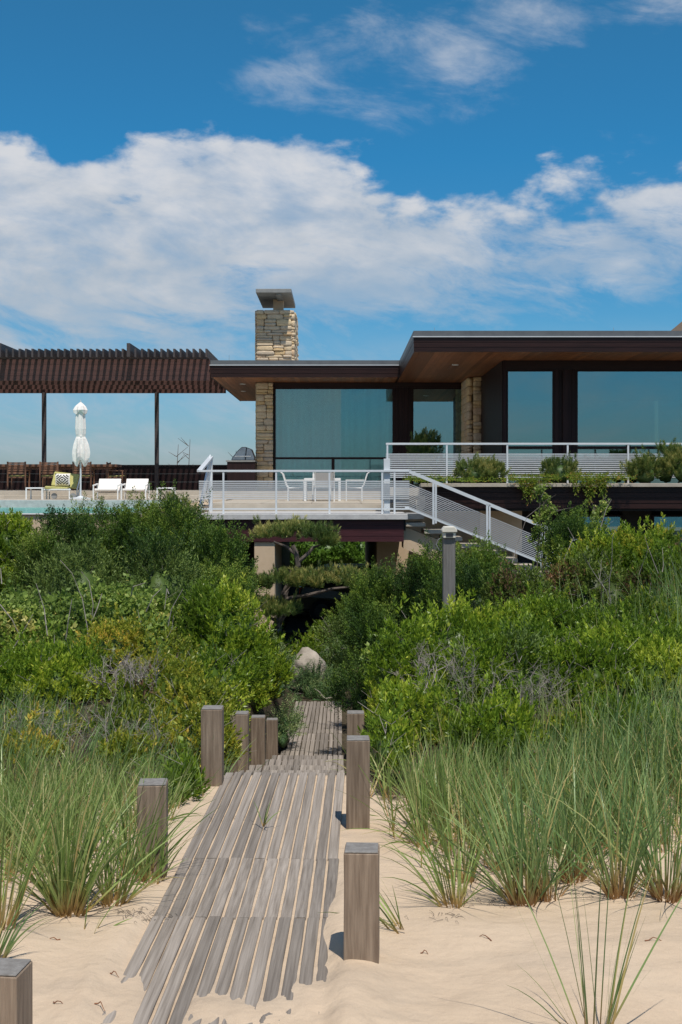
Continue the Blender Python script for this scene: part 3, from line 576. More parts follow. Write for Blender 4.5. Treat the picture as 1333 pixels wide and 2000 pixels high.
# ------------------------------------------------------------------ railings
def rail_straight(root, x0, x1, Y, ztop, zpost, posts, rows, zr0, zr1, bottom=None):
    mb = MB(); mb.bar((x0,Y,ztop), (x1,Y,ztop), .075, .05); mb.build('top_rail', M['white_metal'], root, bev=.004)
    for i in range(rows):
        z = zr0+(zr1-zr0)*i/(rows-1); mb = MB(); mb.bar((x0,Y,z), (x1,Y,z), .014, .024); mb.build('rod', M['rod'], root)
    for p in posts: mb = MB(); mb.box(p-.022, p+.022, Y-.03, Y-.008, zpost, ztop-.03); mb.build('post', M['white_metal'], root)
    if bottom is not None: mb = MB(); mb.bar((x0,Y,bottom), (x1,Y,bottom), .03, .035); mb.build('bottom_rail', M['white_metal'], root)
YD = 29.3; dr = thing('deck_railing', (0, YD, -.713), 'white steel railing with thin horizontal rods round the lower deck', 'railing')
zt = PZ(920,YD)
rail_straight(dr, PX(389,YD), PX(800,YD), YD, zt, -.713, [PX(p,YD) for p in (437,540,644,747,771)], 10, PZ(974,YD), PZ(940,YD), PZ(994,YD))
for i in range(5): mb = MB(); z = PZ(979+i*3,YD); 
xs_ = PX(390,YD)
mb = MB(); mb.bar((xs_,YD,zt), (xs_,31.9,PZ(893,31.9)), .12, .05); mb.build('top_rail', M['white_metal'], dr)
for i in range(10): z = PZ(974,YD)+(PZ(940,YD)-PZ(974,YD))*i/9; mb = MB(); mb.bar((xs_,YD,z), (xs_,31.9,z), .012, .018); mb.build('rod', M['rod'], dr)
mb = MB(); mb.bar((xs_-.02,YD+.15,-.713), (xs_+.0,31.8,PZ(893,31.8)-.05), .26, .04, (1,0,0)); mb.build('fin_post', M['white_metal'], dr); mb = MB(); mb.box(xs_-.05,xs_+.05,31.75,31.85,-.84,PZ(893,31.8)); mb.build('post', M['white_metal'], dr)
mb = MB(); mb.box(PX(750,29.4),PX(762,29.4),29.34,29.5,-.713,PZ(896,29.4)); mb.build('corner_post', M['white_metal'], dr, bev=.004)
def stair_rail(root, Y, rods=13):
    a = Vector((PX(800,29.3), Y, PZ(921,29.3))); b = Vector((PX(1135,29.3), Y, PZ(1059,29.3))); a2 = Vector((a.x-.1, Y, PZ(990,29.3))); b2 = Vector((b.x, Y, a2.z+(b.z-a.z)*1.02))
    mb = MB(); mb.bar(a, b, .08, .06, (0,1,0)); mb.build('top_rail', M['white_metal'], root)
    mb = MB(); mb.bar(a2, b2, .05, .05, (0,1,0)); mb.build('bottom_rail', M['white_metal'], root)
    t0 = a-Vector((0,0,.25)); t1 = b-Vector((0,0,.25))
    for i in range(rods):
        f = (i+1)/(rods+1); mb = MB(); p = t0.lerp(a2+Vector((.1,0,-.04)), f); q_ = t1.lerp(b2, f); mb.bar(p, q_, .014, .012, (0,1,0)); mb.build('rod', M['rod'], root)
        mb = MB(); p3 = Vector((PX(771,29.3), Y, p.z)); mb.bar(p3, p, .012, .018); mb.build('rod', M['rod'], root)
    for px in (847, 952, 1058):
        x = PX(px,29.3); f = (x-a.x)/(b.x-a.x); mb = MB(); mb.box(x-.025, x+.025, Y-.03, Y-.008, a.z+(b.z-a.z)*f-1.02, a.z+(b.z-a.z)*f); mb.build('post', M['white_metal'], root)
        mb = MB(); mb.box(x+.04, x+.08, Y-.03, Y-.008, a.z+(b.z-a.z)*f-1.0, a.z+(b.z-a.z)*f-.02); mb.build('post', M['white_metal'], root)
sr = thing('stair_railing', (2, 29.3, -1.0), 'sloping white steel railing on the near side of the stair down to the dune', 'railing'); stair_rail(sr, 29.32)
YU = 31.2; ur = thing('terrace_railing', (6, YU, -.1), 'white steel railing with thin horizontal rods along the upper terrace', 'railing')
rail_straight(ur, PX(754,YU), XE-1, YU, PZ(867,YU), -.1, [PX(p,YU) for p in (757,873,991,1109,1227,1345)], 13, PZ(932,YU), PZ(887,YU))

# ------------------------------------------------------------------ furniture
ux, uy = PX(158,37.3), 37.3
um = thing('market_umbrella', (ux, uy, -.47), 'closed white market umbrella tied twice beside the pool', 'umbrella')
mb = MB(); mb.tube([(ux,uy,-.45),(ux,uy,2.5)], .025, 8); mb.build('pole', M['white_metal'], um); mb = MB(); mb.lathe(ux, uy, [(.33,-.47),(.33,-.44),(.12,-.40),(.04,-.36)], 20); mb.build('base', M['white_metal'], um)
def U(py): return PZ(py, uy)
prof = [(.05,U(896)),(.20,U(905)),(.27,U(897)),(.285,U(886)),(.265,U(877)),(.235,U(868)),(.165,U(857)),(.135,U(853)),(.15,U(848)),(.165,U(838)),(.155,U(822)),(.145,U(810)),(.15,U(806)),(.215,U(806)),(.235,U(801)),(.175,U(794)),(.09,U(789)),(.03,U(786))]
def wob(t, j): return 1-(.34 if j < 6 else .14 if j < 12 else .22)*abs(math.sin(4*t+.3+j*.04))+.10*math.sin(3*t+j*.3)+(.06 if j < 4 else 0)*math.sin(7*t+1)
mb = MB(); mb.lathe(ux, uy, prof, 56, wob)
for j_, amp in ((0,.0),(1,.10),(2,.085),(3,.03),(13,.05),(12,.03)):
    for k_ in range(56): v_ = mb.v[j_*56+k_]; mb.v[j_*56+k_] = (v_[0], v_[1], v_[2]+amp*math.sin(4*6.28318*k_/56+1))
mb.build('canopy', M['canvas'], um); mb = MB(); mb.tube([(ux,uy,2.45),(ux,uy,U(781))], .012, 6); mb.build('finial', M['white_metal'], um)
mb = MB(); mb.lathe(ux, uy, [(.125,U(855)),(.13,U(852)),(.125,U(850))], 16); mb.build('tie', M['canvas'], um)

def armchair_white(cx, Y, z, label, hgt=.62, w=.8):
    t = thing('lounge_chair', (cx, Y, z), label, 'chair', 'white lounge chairs by the pool'); h = w/2
    for sx in (-1, 1):
        for yy, top in ((Y-.35,.34),(Y+.3,.48)): mb = MB(); mb.bar((cx+sx*(h-.03),yy,z),(cx+sx*(h-.03),yy,z+top),.035,.035); mb.build('leg', M['white_plastic'], t)
        mb = MB(); mb.bar((cx+sx*(h-.03),Y-.36,z+.42),(cx+sx*(h-.03),Y+.3,z+.47),.05,.03); mb.bar((cx+sx*(h-.03),Y-.35,z+.33),(cx+sx*(h-.03),Y-.35,z+.43),.03,.03); mb.build('armrest', M['white_plastic'], t)
    mb = MB(); mb.bar((cx,Y-.4,z+.30),(cx,Y+.2,z+.22),w-.14,.06); mb.build('seat', M['canvas'], t, bev=.01)
    mb = MB(); mb.bar((cx,Y+.15,z+.24),(cx,Y+.42,z+hgt),w-.12,.05,(0,-1,0)); mb.build('backrest', M['canvas'], t, bev=.01)
    return t
Yc = 37.6
armchair_white(PX(211,Yc), Yc, -.47, 'white lounge chair nearest the closed umbrella'); armchair_white(PX(265,Yc), Yc, -.47, 'white lounge chair farther from the umbrella, behind a juniper top')
def low_table(cx, Y, z, w, h, label):
    t = thing('side_table', (cx,Y,z), label, 'table', 'low white tables by the pool'); mb = MB(); mb.box(cx-w/2,cx+w/2,Y-.3,Y+.3,z+h-.04,z+h); mb.build('table_top', M['white_plastic'], t, bev=.005)
    for sx in (-1,1):
        for sy in (-1,1): mb = MB(); mb.box(cx+sx*(w/2-.02)-.02,cx+sx*(w/2-.02)+.02,Y+sy*.28-.02,Y+sy*.28+.02,z,z+h-.04); mb.build('leg', M['white_plastic'], t)
low_table(PX(75,Yc), Yc-.2, -.47, .52, .36, 'low white table at the foot of the yellow green lounger'); low_table(PX(325,Yc), Yc, -.47, .5, .36, 'low white table just behind the mugo pine')
cx, Y, z = PX(118,Yc), Yc, -.47
lg = thing('cushioned_lounger', (cx,Y,z), 'white framed lounger with yellow green cushion beside the umbrella', 'lounger')
mb = MB(); mb.bar((cx-.42,Y-.1,z+.36),(cx+.25,Y,z+.32),.62,.09); mb.build('seat_cushion', M['yellow'], lg, bev=.02); mb = MB(); mb.bar((cx+.05,Y+.25,z+.36),(cx+.1,Y+.5,z+.80),.78,.09,(0,-1,0)); mb.build('back_cushion', M['yellow'], lg, bev=.025)
for a in ((cx-.44,Y-.35),(cx+.36,Y-.35),(cx-.40,Y+.3),(cx+.44,Y+.35)): mb = MB(); mb.bar((a[0],a[1],z),(a[0]*1.0+0,a[1],z+.33),.03,.03); mb.build('leg', M['white_plastic'], lg)
mb = MB(); mb.bar((cx-.46,Y-.36,z+.30),(cx+.4,Y-.36,z+.30),.03,.04); mb.bar((cx+.5,Y+.1,z+.3),(cx+.54,Y+.5,z+.78),.03,.04); mb.bar((cx+.46,Y+.3,z),(cx+.54,Y+.45,z+.5),.03,.03); mb.build('frame', M['white_plastic'], lg)
mb = MB(); mb.tube([(cx-.12,Y-.30,z+.10),(cx-.12,Y-.24,z+.10)],.09,14); mb.tube([(cx+.45,Y-.30,z+.10),(cx+.45,Y-.24,z+.10)],.09,14); mb.build('wheel', M['cap'], lg)
pl = thing('patterned_pillow', (cx+.03,Y+.16,z+.41), 'white pillow with black concentric diamond pattern on the yellow green lounger', 'pillow')
def pil(s, d, y): return [(cx+.03+a*s, y, z+.60+b*d) for a, b in ((-1,-.0),(0,-1),(1,0),(0,1))]
mb = MB(); n = 8; vv, ff = [], []
for sgn in (-1, 1):
    for i in range(n+1):
        for j in range(n+1):
            u, w_ = i/n*2-1, j/n*2-1; b = .07*math.sqrt(max(0,(1-u*u)*(1-w_*w_))); vv.append((cx+.03+u*.235*(1-.06*(1-w_*w_)), Y+.2+sgn*b, z+.60+w_*.19*(1-.06*(1-u*u))))
for s in (0, 1):
    o = s*(n+1)**2
    for i in range(n):
        for j in range(n): ff.append((o+i*(n+1)+j, o+(i+1)*(n+1)+j, o+(i+1)*(n+1)+j+1, o+i*(n+1)+j+1))
mb.add(vv, ff); mb.build('cover', M['canvas'], pl, smooth_=True)
def py_(u, w_): return Y+.2-.07*math.sqrt(max(0,(1-u*u)*(1-w_*w_)))-.004
mb = MB()
for r0, r1 in ((.0,.16),(.36,.56),(.76,.96),(1.16,1.36),(1.56,1.7)):
    for qd in range(4):
        s1, s2 = ((1,1),(-1,1),(-1,-1),(1,-1))[qd]
        for i in range(8):
            t0, t1 = i/8, (i+1)/8; pts = []
            for r_, t_ in ((r0,t0),(r1,t0),(r1,t1),(r0,t1)): u = s1*r_*(1-t_); w_ = s2*r_*t_*1.0; pts.append((u, w_))
            if max(abs(p[0]) for p in pts) > .93 or max(abs(p[1]) for p in pts) > .93: continue
            mb.add([(cx+.03+u*.235, py_(u,w_), z+.60+w_*.19) for u, w_ in pts], [(0,1,2,3)])
mb.build('diamond_pattern', M['black'], pl)
# teak dining set
dt = thing('dining_table', (PX(105,41.4),41.4,-.22), 'long teak dining table under the pergola', 'table')
mb = MB(); mb.box(PX(-60,41.4),PX(232,41.4),41.0,42.0,PZ(911,41.4)-.02,PZ(907,41.4)); mb.build('table_top', M['teak'], dt, bev=.005); mb = MB(); mb.box(PX(-50,41.4),PX(222,41.4),41.1,41.9,PZ(911,41.4)-.10,PZ(911,41.4)-.02); mb.build('apron', M['teak'], dt)
for px in (-50, 90, 213):
    for yy in (41.15, 41.85): mb = MB(); x = PX(px,41.4); mb.box(x-.05,x+.05,yy-.05,yy+.05,-.22,PZ(911,41.4)-.10); mb.build('leg', M['teak'], dt)
def teak_chair(x, Y, label, side=False):
    z = -.22; t = thing('dining_chair', (x,Y,z), label, 'chair', 'teak dining chairs under the pergola'); w = .29
    def P(a, b, c): return (x+b, Y+a, z+c) if side else (x+a, Y+b, z+c)
    for sx in (-1,1):
        mb = MB(); mb.bar(P(sx*w,-.26,0),P(sx*w,-.28,.95),.045,.045); mb.build('leg', M['teak'], t); mb = MB(); mb.bar(P(sx*w,.24,0),P(sx*w,.24,.64),.045,.045); mb.build('leg', M['teak'], t)
        mb = MB(); mb.bar(P(sx*w,-.28,.66),P(sx*w,.28,.66),.05,.03); mb.build('armrest', M['teak'], t)
    mb = MB(); mb.bar(P(0,-.25,.43),P(0,.26,.45),.54 if not side else .54,.04); mb.build('seat', M['teak'], t)
    for i in range(5): mb = MB(); mb.bar(P(-w+.02,-.27-.004*i,.58+.08*i),P(w-.02,-.27-.004*i,.58+.08*i),.02,.055); mb.build('slat', M['teak'], t)
    mb = MB(); mb.bar(P(0,-.23,.475),P(0,.25,.49),.52,.035); mb.build('seat_pad', M['yellow'], t, bev=.01)
    return t
teak_chair(PX(37,40.6),40.6,'teak dining chair with its back to the pool, farthest from the umbrella'); teak_chair(PX(100,40.6),40.6,'teak dining chair behind the yellow green lounger'); teak_chair(PX(164,40.6),40.6,'teak dining chair partly behind the closed umbrella'); teak_chair(PX(226,41.4)+.05,41.4,'teak dining chair at the table head, seen sideways',True)
# white table and chairs on the deck
YT = 36.2; zf = -.50
wt = thing('deck_table', (PX(632,YT),YT,zf), 'white square table behind the deck railing', 'table'); X0, X1 = PX(595,YT), PX(666,YT)
mb = MB(); mb.box(X0,X1,YT-.4,YT+.5,PZ(939,YT),PZ(934,YT)); mb.build('table_top', M['white_plastic'], wt, bev=.004)
for x in (X0+.035, X1-.035):
    for yy in (YT-.36, YT+.46): mb = MB(); mb.box(x-.035,x+.035,yy-.035,yy+.035,zf,PZ(939,YT)); mb.build('leg', M['white_plastic'], wt)
def deck_chair(x, Y, face, label):
    t = thing('deck_chair', (x,Y,zf), label, 'chair', 'white mesh chairs round the deck table'); z = zf; c, s = math.cos(face), math.sin(face)
    def P(a, b, h): return (x+a*c-b*s, Y+a*s+b*c, z+h)      # a sideways, b towards the front
    w = .27
    for sx in (-1,1):
        mb = MB(); mb.bar(P(sx*w,.26,0),P(sx*w,.26,.60),.03,.03); mb.build('leg', M['white_plastic'], t); mb = MB(); mb.bar(P(sx*w,-.2,0),P(sx*w,-.2,.42),.03,.03); mb.build('leg', M['white_plastic'], t)
        mb = MB(); mb.bar(P(sx*w,.28,.61),P(sx*w,-.26,.61),.035,.025); mb.build('armrest', M['white_plastic'], t)
        mb = MB(); mb.tube([P(sx*w,.2,.40),P(sx*w,-.18,.38),P(sx*w,-.25,.45),P(sx*w,-.36,.80),P(sx*w,-.42,.84)],.017,6); mb.build('side_frame', M['white_plastic'], t)
    mb = MB(); mb.bar(P(0,.24,.42),P(0,-.2,.39),.5,.015); mb.build('seat', M['mesh_fabric'], t); mb = MB(); mb.bar(P(0,-.25,.45),P(0,-.36,.80),.5,.015,P(0,1,0)); v_ = None; mb.v = []; mb.f = []
    q4 = [P(-.25,-.24,.44),P(.25,-.24,.44),P(.25,-.36,.82),P(-.25,-.36,.82)]; q5 = [P(-.25,-.26,.44),P(.25,-.26,.44),P(.25,-.38,.82),P(-.25,-.38,.82)]
    mb.add(q4+q5, [(0,1,2,3),(7,6,5,4),(0,4,5,1),(1,5,6,2),(2,6,7,3),(3,7,4,0)]); mb.build('backrest', M['mesh_fabric'], t)
    return t
deck_chair(PX(635,35.3), 35.1, 0, 'white mesh chair with its back to the railing'); deck_chair(PX(577,YT), YT, -math.pi/2, 'white mesh chair seen sideways, on the grill side of the table'); deck_chair(PX(694,YT), YT, math.pi/2, 'white mesh chair seen sideways, on the stair side of the table'); deck_chair(PX(628,YT), YT+1.0, math.pi, 'white mesh chair behind the table, facing the railing')
# grill on its counter
gc = thing('grill_counter', (PX(470,39.8),39.8,-.22), 'dark wood outdoor counter beside the stone column', 'counter'); mb = MB(); mb.box(PX(444,39.5),PX(499,39.5),39.5,40.2,-.22,PZ(902,39.5)); mb.build('cabinet', M['mahogany_v'], gc); mb = MB(); mb.box(PX(443,39.5)-.02,PX(499,39.5),39.47,40.2,PZ(902,39.5),PZ(899,39.5)); mb.build('counter_top', M['cap'], gc)
g = thing('gas_grill', (PX(475,39.7),39.7,PZ(899,39.5)), 'stainless grill with rounded hood on the dark counter', 'grill'); zz = PZ(899,39.5)
mb = MB(); a, b = PX(452,39.6), PX(498,39.6); 
mb.prism([(a,zz),(b,zz),(b,zz+.10),(b-.10,zz+.36),(b-.28,zz+.43),(a+.34,zz+.43),(a+.20,zz+.30),(a+.03,zz+.08)],39.55,40.1); mb.build('hood', M['steel'], g, bev=.02); mb = MB(); mb.tube([(a+.12,39.5,zz+.13),(b-.12,39.5,zz+.13)],.014,6); mb.build('handle', M['white_metal'], g)
mb = MB(); mb.bar((b-.3,39.54,zz+.02),(b-.26,39.54,zz+.42),.03,.02); mb.build('seam', M['dark'], g)
# car in the carport
cr_ = thing('parked_car', (1.1,35,-3.9), 'black estate car parked in the shade under the deck', 'car')
c0x, zz = PX(583,34.4), -3.88
prof = [(0,.35),(.02,.75),(.12,1.02),(.42,1.42),(.75,1.54),(2.3,1.57),(2.9,1.50),(3.55,1.08),(4.35,.96),(4.62,.80),(4.66,.35)]
mb = MB(); n = len(prof); ring = []
for yy, ins in ((34.3,.0),(34.42,.0),(36.0,.0),(36.12,.0)):
    for (x, h) in prof: ring.append((c0x+x, yy+( (.16 if h > 1.1 else 0)*(1 if yy < 35 else -1)), zz+h))
ff = [tuple(range(n)), tuple(range(4*n-1,3*n-1,-1))]
for s in range(3):
    for i in range(n): ff.append((s*n+i, (s+1)*n+i, (s+1)*n+(i+1) % n, s*n+(i+1) % n))
mb.add(ring, ff); body = mb.build('body', M['carpaint'], cr_, bev=.03)
for wx0, wx1 in ((.5,1.35),(1.45,2.25),(2.35,3.15)): mb = MB(); hi_ = 1.44; mb.add([(c0x+wx0,34.30,zz+1.10),(c0x+wx1+.1,34.30,zz+1.08),(c0x+wx1-(.15 if wx1 > 3 else 0),34.445,zz+hi_),(c0x+wx0+.12,34.445,zz+hi_)]+[(c0x+wx0,34.34,zz+1.10),(c0x+wx1+.1,34.34,zz+1.08),(c0x+wx1-(.15 if wx1 > 3 else 0),34.48,zz+hi_),(c0x+wx0+.12,34.48,zz+hi_)], [(0,1,2,3),(7,6,5,4),(0,4,5,1),(1,5,6,2),(2,6,7,3),(3,7,4,0)]); mb.build('side_window', M['carglass'], cr_)
for wx in (.66, 3.5):
    for yy in (34.26, 35.96): mb = MB(); mb.tube([(c0x+wx,yy,zz+.33),(c0x+wx,yy+.2,zz+.33)],.33,22); w_ = mb.build('wheel', M['tyre'], cr_); mb = MB(); mb.tube([(c0x+wx,yy-.008,zz+.33),(c0x+wx,yy+.01,zz+.33)],.21,16); mb.build('rim', M['asphalt'], w_)
mb = MB(); mb.box(c0x+.02,c0x+.1,34.33,34.55,zz+.8,zz+1.0); mb.build('tail_light', M['lamp_red'], cr_); mb = MB(); mb.bar((c0x+.8,34.55,zz+1.6),(c0x+2.5,34.55,zz+1.62),.03,.03); mb.build('roof_rail', M['steel'], cr_)
dv = MB(); dv.box(-1.5,8,32.5,47,-3.93,-3.88); tag(dv.build('driveway', M['asphalt']), 'dark driveway paving under the house', None, None, 'structure')
# lamp post
YL = 14.0; lx = PX(877,YL); lz = gz(lx, YL); lp = thing('path_light', (lx,YL,lz), 'weathered timber post with cream spotlight box among the junipers', 'lamp post')
mb = MB(); mb.box(lx-.068,lx+.068,YL-.068,YL+.068,lz-.2,PZ(1048,YL)); mb.build('post', M['grey_post'], lp, bev=.004)
zt = PZ(1028,YL); zb = PZ(1050,YL)
mb = MB(); mb.prism([(lx-.055,zt),(lx+.055,zt),(lx+.085,zt-.04),(lx+.085,zt-.065),(lx-.085,zt-.065),(lx-.085,zt-.04)],YL-.12,YL+.09); mb.build('lamp_hood', M['lampwhite'], lp, bev=.006)
mb = MB(); mb.box(lx-.07,lx+.07,YL-.10,YL+.08,zb,zt-.065); mb.build('lamp_box', M['lampwhite'], lp, bev=.004); mb = MB(); mb.box(lx-.04,lx+.04,YL-.108,YL-.09,zb+.015,zt-.075); mb.build('lens', M['lens'], lp)
mb = MB(); mb.tube([(lx-.06,YL-.02,zb+.01),(lx-.12,YL-.02,zb-.02),(lx-.145,YL-.02,zb-.08),(lx-.11,YL-.02,zb-.14),(lx-.065,YL-.02,zb-.155)],.006,5); mb.build('cable', M['cable'], lp)
# shingled gable roof of a neighbouring building, peeping over the flat roof
nb = thing('shingled_building', (20,70,-4), 'tip of a cedar shingled gable roof rising behind the flat roof', 'building')
ax, az_ = PX(1333,62), PZ(612,62); dxn = 5.5
mb = MB(); mb.add([(ax+dxn-12,62,az_-7),(ax+dxn+12,62,az_-7),(ax+dxn,62,az_+3.0),(ax+dxn-12,74,az_-7),(ax+dxn+12,74,az_-7),(ax+dxn,74,az_+3.0)], [(0,1,2),(5,4,3),(0,2,5,3),(1,4,5,2),(0,3,4,1)]); mb.build('roof', M['shingle'], nb)
mb = MB(); mb.box(ax+dxn-11,ax+dxn+11,62.5,73.5,-4,az_-7); mb.build('wall', M['shingle'], nb)
sh = MB(); sh.box(-.14,.14,0,.03,0,.22); sh = sh.mesh('shingle', M['shingle'])
for i in range(14):
    for j in range(18):
        x = ax-3+j*.27+(i % 2)*.13; z = az_-3+i*.2
        if z < az_-7+(x-(ax+dxn-12))*10/12-.2: inst('shingle', sh, nb, (x,61.94,z), (.06,0,0))
# boulder
bm = bmesh.new(); bmesh.ops.create_icosphere(bm, subdivisions=4, radius=1); bx_, by_ = PX(600,25.25), 25.25
for v in bm.verts:
    c = v.co; n_ = .12*math.sin(c.x*3+c.z*2)+.09*math.sin(c.y*5+c.x*4+1)+.05*math.sin(c.z*9+c.x*7)+.02*math.sin(c.x*23+c.z*19); v.co = Vector((c.x*.40, c.y*.30, c.z*.38+.04*c.x))*(1+n_)
me = bpy.data.meshes.new('boulder'); bm.to_mesh(me); bm.free(); me.polygons.foreach_set('use_smooth', [True]*len(me.polygons)); me.materials.append(M['boulder'])
o = bpy.data.objects.new('boulder', me); link(o); o.location = (bx_, by_, PZ(1308,by_)); tag(o, 'pale grey boulder among low junipers beyond the end of the walk', 'boulder')
#VEGETATION
# ------------------------------------------------------------------ vegetation
def nrm(a): return a/np.maximum(np.linalg.norm(a, axis=-1, keepdims=True), 1e-9)
def rdir(n): return nrm(rng.normal(size=(n, 3)))
def leaf_quads(base, d, L, W, droop=.12):
    n = len(base); side = nrm(np.cross(d, rdir(n))); up = np.cross(side, d)
    m = base+d*(L*.48)[:, None]; v = np.stack([base, m+side*(W/2)[:, None]+up*(W*.18)[:, None], base+d*L[:, None]-up*(L*droop)[:, None], m-side*(W/2)[:, None]+up*(W*.18)[:, None]], 1)
    return v.reshape(-1, 3)
KIND = {  # material, leaves per shoot, shoot length, angle lo/hi, leaf length, leaf width, shoots per m2, up bias, out bias, random
 'bay':     ('bay', 12, .085, 15, 68, .052, .017, 230, .75, .5, .30),
 'bayY':    ('bayY', 12, .075, 15, 70, .044, .016, 240, .7, .5, .35),
 'bramble': ('bramble', 6, .09, 45, 95, .060, .044, 210, .7, .4, .5),
 'willow':  ('willow', 14, .16, 20, 60, .046, .014, 150, .6, .6, .5),
 'russet':  ('russet', 11, .09, 20, 75, .048, .020, 190, .7, .5, .4),
 'rust':    ('rust', 10, .08, 20, 85, .045, .016, 120, .6, .6, .5),
 'juniper': ('juniper', 74, .30, 8, 38, .030, .0115, 54, .75, .65, .28),
 'junblue': ('junblue', 60, .26, 8, 45, .028, .011, 62, .35, .8, .4),
 'pine': ('pine', 44, .11, 10, 58, .085, .008, 105, .9, .45, .28),
 'hedge':   ('hedge', 10, .10, 20, 80, .07, .04, 90, .6, .6, .4),
 'sedum':   ('sedum', 14, .08, 15, 80, .020, .011, 330, .3, .8, .4)}
def shoots(P, A, kind, s, patch):
    mname, k, sl_, a0, a1, L, W, _, _, _, _ = KIND[kind]; n = len(P)
    A1 = np.repeat(A, k, 0); t = np.tile(np.linspace(0, 1, k), n)+rng.uniform(-.04, .04, n*k); t = np.clip(t, 0, 1)
    ls = np.repeat(rng.uniform(.6, 1.3, n), k)*sl_*s
    sd = nrm(np.cross(A1, rdir(n*k))); ang = np.radians(a1+(a0-a1)*t**.8+rng.uniform(-10, 10, n*k))
    D = nrm(A1*np.cos(ang)[:, None]+sd*np.sin(ang)[:, None])
    B = np.repeat(P, k, 0)+A1*(ls*t)[:, None]
    if kind in ('juniper', 'junblue'):
        rad = (ls*.26*(1-t)**.8+.008)*rng.uniform(.2, 1., n*k); B = B+sd*rad[:, None]; D = nrm(A1*.9+sd*.5+rdir(n*k)*.35)
    ll = L*s*rng.uniform(.7, 1.25, n*k); ww = W*s*rng.uniform(.8, 1.2, n*k)
    tint = np.repeat(rng.beta(2.2, 2.6, n), k)*.45+rng.uniform(0, .33, n*k)+.22*t+np.repeat(patch, k)*.34
    if kind in ('juniper', 'junblue', 'pine'): tint += .42*t-.30
    dead = rng.random(n*k) < .012; tint[dead] = 1.
    return leaf_quads(B, D, ll, ww), np.clip(tint, 0, 1)
def crown_points(lobes, kind, dens, s, gcut=True, low=-.45):
    K = KIND[kind]; PP, AA = [], []
    for c in lobes:
        c_ = np.array(c[:3]); r = np.array(c[3:6]); area = 4*math.pi*(((r[0]*r[1])**1.6+(r[0]*r[2])**1.6+(r[1]*r[2])**1.6)/3)**(1/1.6)
        jun = kind in ('juniper', 'junblue'); n = int(area*K[7]*dens/s/s)+8; m = 12 if jun else 13; nc = max(6, n//m)
        dc = rdir(nc); rad_ = rng.uniform(-.10, .13 if not jun else .34, nc); dc = dc[dc[:, 2] > low-.1]; nc = len(dc); rad_ = rad_[:nc]
        own = rng.integers(0, nc, n); sp_ = (.088 if not jun else .105)*s/np.mean(r)
        d = nrm(dc[own]+rng.normal(size=(n, 3))*sp_); prot = rad_[own]*min(1, .45/np.mean(r))*(1.2 if jun else 1)
        lo_ = rng.random(n) < .22; d[lo_] = rdir(int(lo_.sum())); prot[lo_] = rng.uniform(-.25, 0, int(lo_.sum())); kk = d[:, 2] > low; d = d[kk]; prot = prot[kk]; own = own[kk]; n = len(d)
        f = 1+.10*np.sin(d[:,0]*7+c[0]*9)*np.sin(d[:,2]*8+c[1]*5)+.08*np.sin(d[:,1]*11+d[:,0]*9+c[0]*4)+.06*np.sin(d[:,2]*17+d[:,0]*13)
        dep = np.where(rng.random(n) < .75, rng.uniform(.92, 1.03, n), rng.uniform(.66, .95, n))+prot; p = c_+d*r*(f*dep)[:, None]
        keep = np.ones(n, bool)
        for o in lobes:
            if o is c: continue
            keep &= (((p-np.array(o[:3]))/np.array(o[3:6]))**2).sum(1) > .55
        if gcut: keep &= p[:, 2] > ground(p[:,0], p[:,1])-.02
        out_ = rng.random(n) < .05; p = p+(out_*rng.uniform(.08, .26, n)*s)[:, None]*nrm(d*.5+np.array([0,0,1.])+rng.normal(0,.3,(n,3)))
        PP.append(p[keep]); AA.append(nrm(d*K[9]+np.array([0,0,1.])*K[8]+rdir(n)*K[10])[keep])
    return np.concatenate(PP), np.concatenate(AA)
def quads(n): return np.arange(n*4).reshape(-1, 4)
def foliage_obj(name, v, tint, m, parent):
    off = np.array(wloc(parent)) if parent is not None else 0
    o = bpy.data.objects.new(name, np_mesh(name, v-off, quads(len(v)//4), m, False, tint)); return link(o, parent)
def twig(mb, p, d, L, r, depth, bend=.5):
    pts = [Vector(p)]; d = Vector(d).normalized(); n = 4
    for i in range(n): d = (d+Vector((random.gauss(0,1),random.gauss(0,1),random.gauss(0,.6)))*bend*.25).normalized(); pts.append(pts[-1]+d*L/n)
    mb.tube(pts, r, 4, r*.45)
    if depth > 0:
        for i in range(1, n+1):
            for _ in range(random.choice((1, 1, 2))): dd = (d+Vector((random.gauss(0,1),random.gauss(0,1),random.gauss(.2,.8)))*.75).normalized(); twig(mb, pts[i], dd, L*random.uniform(.35,.6), r*.55, depth-1, bend)
NB = 0
